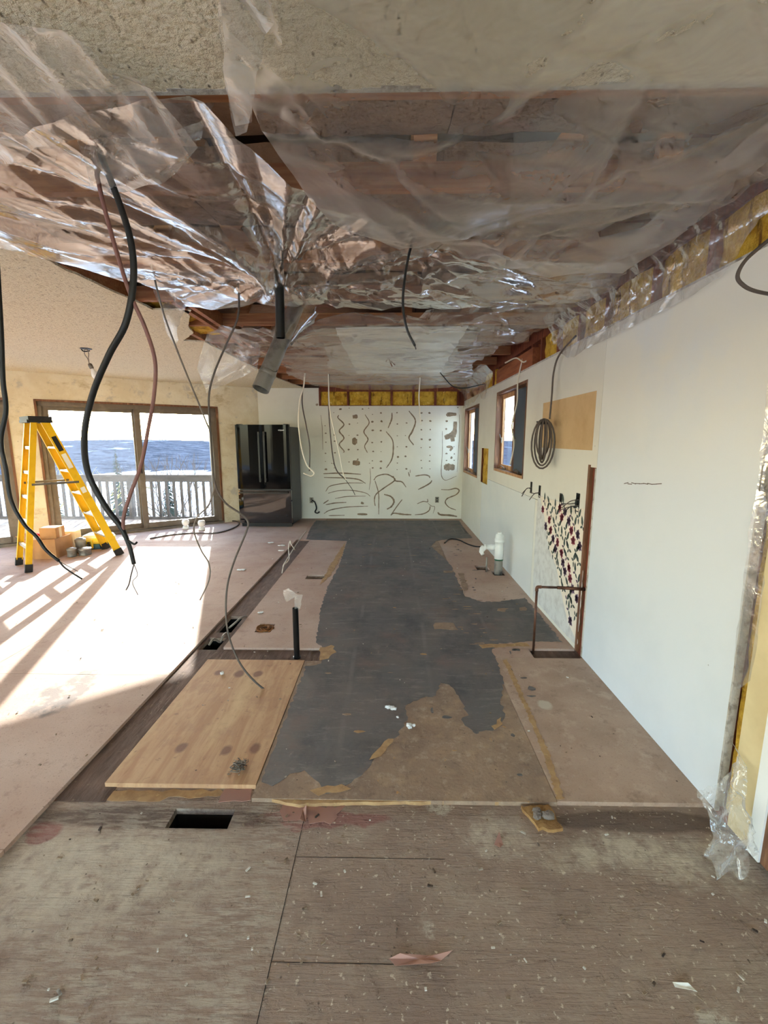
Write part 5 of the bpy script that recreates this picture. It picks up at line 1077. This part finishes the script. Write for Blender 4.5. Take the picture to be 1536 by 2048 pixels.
# ------------------------------------------------------------------ stepladder
LD = empty('stepladder', 'yellow fibreglass stepladder with black feet by the patio door', 'ladder')
A_ = Vector((-3.555, 5.545, 0)); B_ = Vector((-4.135, 4.77, 0)); e_ = Vector((.63, .777, 0)).normalized(); q_ = Vector((-.777, .63, 0)).normalized()
HZ = 1.70
wf_, wr2 = .50, .46
apx = B_.lerp(A_, .31)+q_*.25
def rail_(foot, top, nm, w, h):
    d = (top-foot).normalized(); p = foot+d*.07
    mb = MB(); mb.beam(p, top, h, .006, e_*1.0 if False else d.cross(q_))
    mb2 = MB()
    side = d.cross(q_).normalized()
    # channel: web facing q, two flanges
    mb2.beam(p, top, .008, w, side)
    mb2.beam(p+side*(w/2-.004)+q_*.012*nm, top+side*(w/2-.004)+q_*.012*nm, .026, .008, side)
    mb2.beam(p-side*(w/2-.004)+q_*.012*nm, top-side*(w/2-.004)+q_*.012*nm, .026, .008, side)
    r = mb2.build('rail', MAT['fiber_yellow'], LD)
    MB().beam(foot, p+d*.02, .034, w+.012, side).build('foot', MAT['rubber'], r)
    return r
F_n, F_f = A_, A_+q_*wf_; R_n, R_f = B_, B_+q_*wr2
T_fn, T_ff = apx+e_*.05-q_*.16+Vector((0, 0, HZ)), apx+e_*.05+q_*.16+Vector((0, 0, HZ))
T_rn, T_rf = apx-e_*.05-q_*.15+Vector((0, 0, HZ)), apx-e_*.05+q_*.15+Vector((0, 0, HZ))
rf1 = rail_(F_n, T_fn, 1, .085, .03); rail_(F_f, T_ff, -1, .085, .03); rail_(R_n, T_rn, 1, .06, .03); rail_(R_f, T_rf, -1, .06, .03)
for k in range(1, 6):
    t = k/6*1.0-.01; a, b = F_n.lerp(T_fn, t), F_f.lerp(T_ff, t)
    MB().beam(a+q_*.006, b-q_*.006, .085, .022, (0, 0, 1)).build('step', MAT['alu'], LD)
    if k in (1, 3, 5): MB().beam(a+Vector((0, 0, -.04)), a.lerp(b, .3)+Vector((0, 0, -.01)), .01, .02).build('brace', MAT['alu'], LD)
for k in range(1, 6):
    t = k/6-.01; a, b = R_n.lerp(T_rn, t), R_f.lerp(T_rf, t); MB().beam(a+q_*.006, b-q_*.006, .03, .035, (0, 0, 1)).build('rear_brace', MAT['alu'], LD)
c = apx+Vector((0, 0, HZ))
cap = MB(); cap.beam(c-q_*.20+Vector((0, 0, .03)), c+q_*.20+Vector((0, 0, .03)), .22, .05, (0, 0, 1)); cap.beam(c-q_*.18, c+q_*.18, .24, .03, (0, 0, 1)); cap.build('top_cap', MAT['rubber'], LD)
for f0, f1, r0, r1 in ((F_n, T_fn, R_n, T_rn), (F_f, T_ff, R_f, T_rf)):
    MB().beam(f0.lerp(f1, .58), r0.lerp(r1, .58), .012, .025, (0, 0, 1)).build('spreader', MAT['brass'], LD)
d = (T_fn-F_n).normalized(); sd = d.cross(q_).normalized()
for t0, t1, m in ((.80, .90, MAT['rubber']), (.68, .78, MAT['white_print']), (.50, .54, MAT['white_print'])):
    MB().beam(F_n.lerp(T_fn, t0)-q_*.0048, F_n.lerp(T_fn, t1)-q_*.0048, .001, .05, sd).build('sticker', m, rf1)

# ------------------------------------------------------------------ things under the ladder
def obox(name, label, cx, cy, z, w, d, h, rot, mat, cat='box', open_top=False, flaps=False):
    r = empty(name, label, cat, loc=(cx, cy, z)); r.rotation_euler = (0, 0, rot)
    if open_top:
        V, Fc = slab(-w/2, w/2, -d/2, d/2, 0, h, [(-w/2+.006, w/2-.006, -d/2+.006, d/2-.006)], lambda u, v, w_: (u, v, w_)); mesh_obj('walls', V, Fc, mat, r)
        MB().box(-w/2+.004, w/2-.004, -d/2+.004, d/2-.004, 0, .005).build('bottom', mat, r)
        MB().beam((-w/2, -d/2, h), (-w/2-.05, -d/2, h+.07), d, .005, (0, 0, 1)) if False else None
        MB().add([(-w/2, -d/2, h-.002), (-w/2, d/2, h-.002), (-w/2-.08, d/2, h+.05), (-w/2-.08, -d/2, h+.05), (-w/2, -d/2, h-.006), (-w/2, d/2, h-.006), (-w/2-.08, d/2, h+.046), (-w/2-.08, -d/2, h+.046)],
                 [(0, 1, 2, 3), (7, 6, 5, 4), (0, 3, 7, 4), (2, 1, 5, 6), (3, 2, 6, 7), (1, 0, 4, 5)]).build('flap', mat, r)
    else:
        MB().box(-w/2, w/2, -d/2, d/2, 0, h, .004).build('carton', mat, r); MB().box(-w/2-.0006, w/2+.0006, -.025, .025, .3*h, h+.0008).build('tape', MAT['carton'], r)
    return r
obox('cardboard_box', 'open cardboard box on the floor under the ladder', -4.45, 5.49, 0, .37, .34, .25, .13, MAT['cardboard'], open_top=True)
obox('cardboard_carton', 'closed brown carton sitting on top in the open box', -4.40, 5.52, .17, .20, .18, .21, .1, MAT['cardboard'])
obox('pale_carton', 'pale printed carton standing beside the open box', -4.40, 5.80, 0, .24, .14, .27, .1, MAT['carton'])
rb = tag(MB().box(-.10, .10, -.03, .03, 0, .045, .012).build('red_tool_case', MAT['red_plastic'], None, False, (-4.56, 5.56, .256)), 'red plastic case lying on the open box', 'case'); rb.rotation_euler = (0, 0, 1.45)
MB().tube([(-.04, -.034, .02), (-.04, -.05, .022), (.04, -.05, .022), (.04, -.034, .02)], .005, 6).build('handle', MAT['rubber'], rb)
obox('small_carton', 'small pale carton tucked in the open box under the red case', -4.565, 5.50, .006, .11, .26, .25, .13, MAT['carton'])
def pot(x, y, z, r, h, lb, rot=0):
    o = empty('metal_fitting', lb, 'fitting', 'steel duct fittings under the ladder', loc=(x, y, z)); o.rotation_euler = (rot, 0, .5)
    MB().lathe([(r, 0), (r*1.04, h*.1), (r, h*.2), (r, h*.7), (r*1.08, h*.75), (r*1.08, h*.95), (r*.9, h)], 18).build('shell', MAT['galv'], o, True)
    MB().lathe([(r*.8, h*1.0), (r*.6, h*1.06), (.004, h*1.1)], 18).build('lid', MAT['galv'], o, True)
pot(-4.13, 5.46, 0, .052, .11, 'upright steel fitting nearest the cardboard box'); pot(-4.02, 5.55, .0, .07, .09, 'low wide steel fitting in front of its group'); pot(-4.15, 5.66, 0, .06, .19, 'tall steel fitting behind the two smaller ones')
SC_ = empty('strap_coil', 'coil of blue and yellow webbing with a buckle under the ladder', 'strap', loc=(-4.14, 6.02, 0)); SC_.scale = (.8, .8, 1)
MB().lathe([(.25, 0), (.262, .012), (.262, .058), (.25, .07), (.10, .07)], 36).build('blue_layer', MAT['blue_strap'], SC_, True)
MB().lathe([(.24, .07), (.252, .08), (.252, .14), (.24, .15), (.09, .15)], 36).build('yellow_layer', MAT['yellow_strap'], SC_, True)
MB().lathe([(.235, .15), (.235, .165), (.16, .19), (.06, .19)], 36).build('pale_top', MAT['white_print'], SC_, True)
V, Fc = slab(-.07, .07, .02, .14, -.285, -.262, [(-.045, .045, .045, .115)], lambda u, v, w: (u, w, v)); bk = mesh_obj('buckle', V, Fc, MAT['yellow_strap'], SC_)
MB().box(-.012, .012, -.284, -.266, .045, .115).build('buckle_bar', MAT['brass'], bk)

# ------------------------------------------------------------------ debris on the floor
def chunk(name, label, cat, pos, s, mat, n=3, group=None, seed=0):
    g = random.Random(seed); m = MB()
    for _ in range(n):
        bm = bmesh.new(); bmesh.ops.create_icosphere(bm, subdivisions=2, radius=1)
        ox, oy = g.uniform(-.8, .8)*s[0], g.uniform(-.6, .6)*s[1]; k = g.uniform(.45, .8)
        for v in bm.verts:
            j = 1+.22*math.sin(v.co.x*5+v.co.y*7+_)+g.uniform(-.08, .08)
            v.co = Vector((ox+v.co.x*s[0]*k*j, oy+v.co.y*s[1]*k*j, max(0, s[2]*k*(1+v.co.z*j)*.9)))
        m.bm(bm)
    return tag(m.build(name, mat, None, True, tuple(pos)), label, cat, group)
def fp(a, b, z=0.0): q = atz(a, b, z); return (q[0], q[1], z)
chunk('foam_chunk', 'white foam chunk lying on the black floor, farther of the two', 'foam', fp(781, 1418, .0016), (.024, .014, .014), MAT['foam'], 4, 'foam chunks', 1)
chunk('foam_chunk', 'white foam chunk lying where the black floor ends, nearer of the two', 'foam', fp(822, 1455), (.020, .018, .016), MAT['foam'], 4, 'foam chunks', 2)
chunk('foam_crumb', 'tiny white crumb between the two foam chunks', 'foam', fp(796, 1435), (.010, .010, .007), MAT['foam'], 3, 'foam chunks', 3)
chunk('foam_chunk', 'white foam chunk on the plywood patch near the groove', 'foam', fp(446, 1348, .002), (.016, .016, .018), MAT['foam'], 3, 'foam chunks', 4)
chunk('foam_chunk', 'white foam bit on the particle board right of the pits', 'foam', fp(522, 1226), (.022, .016, .010), MAT['foam'], 3, 'foam chunks', 5)
for i, (a, b, lb) in enumerate(((540, 1086, 'white plaster crumb nearest the refrigerator'), (562, 1092, 'white plaster crumb beside the wire loop, upper of two'), (560, 1102, 'white plaster crumb beside the wire loop, lower of two'), (481, 1141, 'white plaster crumb alone on the board right of the sun patch'))):
    chunk('plaster_crumb', lb, 'plaster', fp(a, b), (.04, .025, .012), MAT['foam'], 3, 'plaster crumbs before the refrigerator', 20+i)
# broken board piece with grey mortar on top
bp = empty('broken_board', 'broken ochre board piece with grey mortar on top at the sheet edge', 'board', loc=fp(1082, 1640, ZT))
random.seed(2)
MB().prism(ragged([(-.07, .05), (.05, .065), (.07, -.055), (-.03, -.05)], .006, .02), 0, .014).build('board_piece', MAT['scrap_wood'], bp)
mo = chunk('mortar_lump', None, None, (.005, .01, .013), (.035, .028, .018), MAT['mortar'], 4, None, 8); mo.parent = bp
# nest of wire on the plywood patch, insulation nest in the board hole
m = MB(); g = random.Random(4); q = fp(478, 1537, .002)
for k in range(12):
    pts = [(g.uniform(-.035, .035), g.uniform(-.035, .035), .004+g.uniform(0, .028)) for _ in range(5)]; m.tube(pts, .0016, 5, smooth_n=5)
tag(m.build('wire_nest', MAT['brass'], None, True, q), 'tangled nest of thin wire on the plywood patch', 'wire')
m = MB(); q = (-1.01, 3.32, ZT)
for k in range(22):
    a = g.uniform(0, 6.28); rr = g.uniform(.02, .07); pts = [(rr*math.cos(a+t)*1.1, rr*math.sin(a+t)*1.1, .006+g.uniform(0, .02)) for t in (0, .7, 1.4, 2.1)]; m.tube(pts, .005, 5, smooth_n=3)
tag(m.build('insulation_tuft', pmat('brown_tuft', lin(140, 92, 48), .9), None, True, q), 'brown tuft of fibre in the broken hole of the floor board', 'insulation')
# paper scraps
def scrap(label, px, mat, z=ZT, curl=.012, seed=1):
    g = random.Random(seed); P = [atz(a, b, z) for a, b in px]; n = len(P); c = sum(P)/n
    vs = [tuple(p+np.array([0, 0, .001+(curl if i % 2 else 0)])) for i, p in enumerate(P)]+[tuple(c+np.array([0, 0, .003]))]
    vs += [(v[0], v[1], v[2]+.0008) for v in vs[:]]
    fs = [((i+1) % n, i, n) for i in range(n)]+[(n+1+i, n+1+(i+1) % n, 2*n+1) for i in range(n)]+[(i, (i+1) % n, n+1+(i+1) % n, n+1+i) for i in range(n)]
    return tag(mesh_obj('paper_scrap', vs, fs, mat), label, 'paper scrap', 'paper scraps on the floor')
scrap('long pinkish paper strip on the foreground floor', [(778, 1918), (800, 1914), (860, 1912), (905, 1908), (882, 1922), (862, 1934), (790, 1932)], MAT['paper_pink'])
scrap('curled pinkish paper by the sheet joint', [(606, 1620), (613, 1618), (612, 1645), (600, 1648)], MAT['paper_pink'], curl=.02)
scrap('pale paper scrap at the lower right of the floor', [(1345, 1965), (1375, 1972), (1395, 1985), (1390, 1988), (1350, 1975)], MAT['white_print'], curl=.01)
scrap('small reddish brown chip left of the broken board', [(988, 1690), (998, 1668), (1006, 1690), (1000, 1700)], MAT['paper_pink'], curl=.01)
# innumerable small crumbs and splinters
m = MB(); g = random.Random(12)
for k in range(420):
    x, y = (g.uniform(-1.3, 1.25), g.uniform(.8, 1.58)) if k < 170 else (g.uniform(-3.2, 1.2), g.uniform(1.7, 6.5))
    z = ZT if y < 1.6 else .0022
    if -1.45 < x < -1.2 and y > 1.55: continue
    if duct[0]-.02 < x < duct[1]+.02 and duct[2]-.02 < y < duct[3]+.02: continue
    s = g.uniform(.002, .006); a = g.uniform(0, 6.28); L = s*g.uniform(1, 4)
    m.beam((x, y, z+s*.5), (x+math.cos(a)*L, y+math.sin(a)*L, z+s*.6), s*1.2, s*.8)
tag(m.build('floor_crumbs', pmat('crumbs', lin(150, 128, 104), .9, layers=[(lin(220, 214, 200), dict(s=3, lo=.5, hi=.55)), (lin(70, 56, 48), dict(s=4, off=(5, 5, 5), lo=.55, hi=.6))])), 'small crumbs and splinters scattered over the floor', 'debris', kind='stuff')
vg = MB()
for k in range(5): vg.box(vt[0]+.004, vt[1]-.004, vt[2]+.03+.06*k, vt[2]+.045+.06*k, -.012, -.004)
vg.box(vt[0]-.008, vt[0]+.004, vt[2]-.008, vt[3]+.008, .0004, .004).box(vt[1]-.004, vt[1]+.008, vt[2]-.008, vt[3]+.008, .0004, .004)
tag(vg.build('floor_register', MAT['brass']), 'small floor vent register near the far right corner', 'vent')
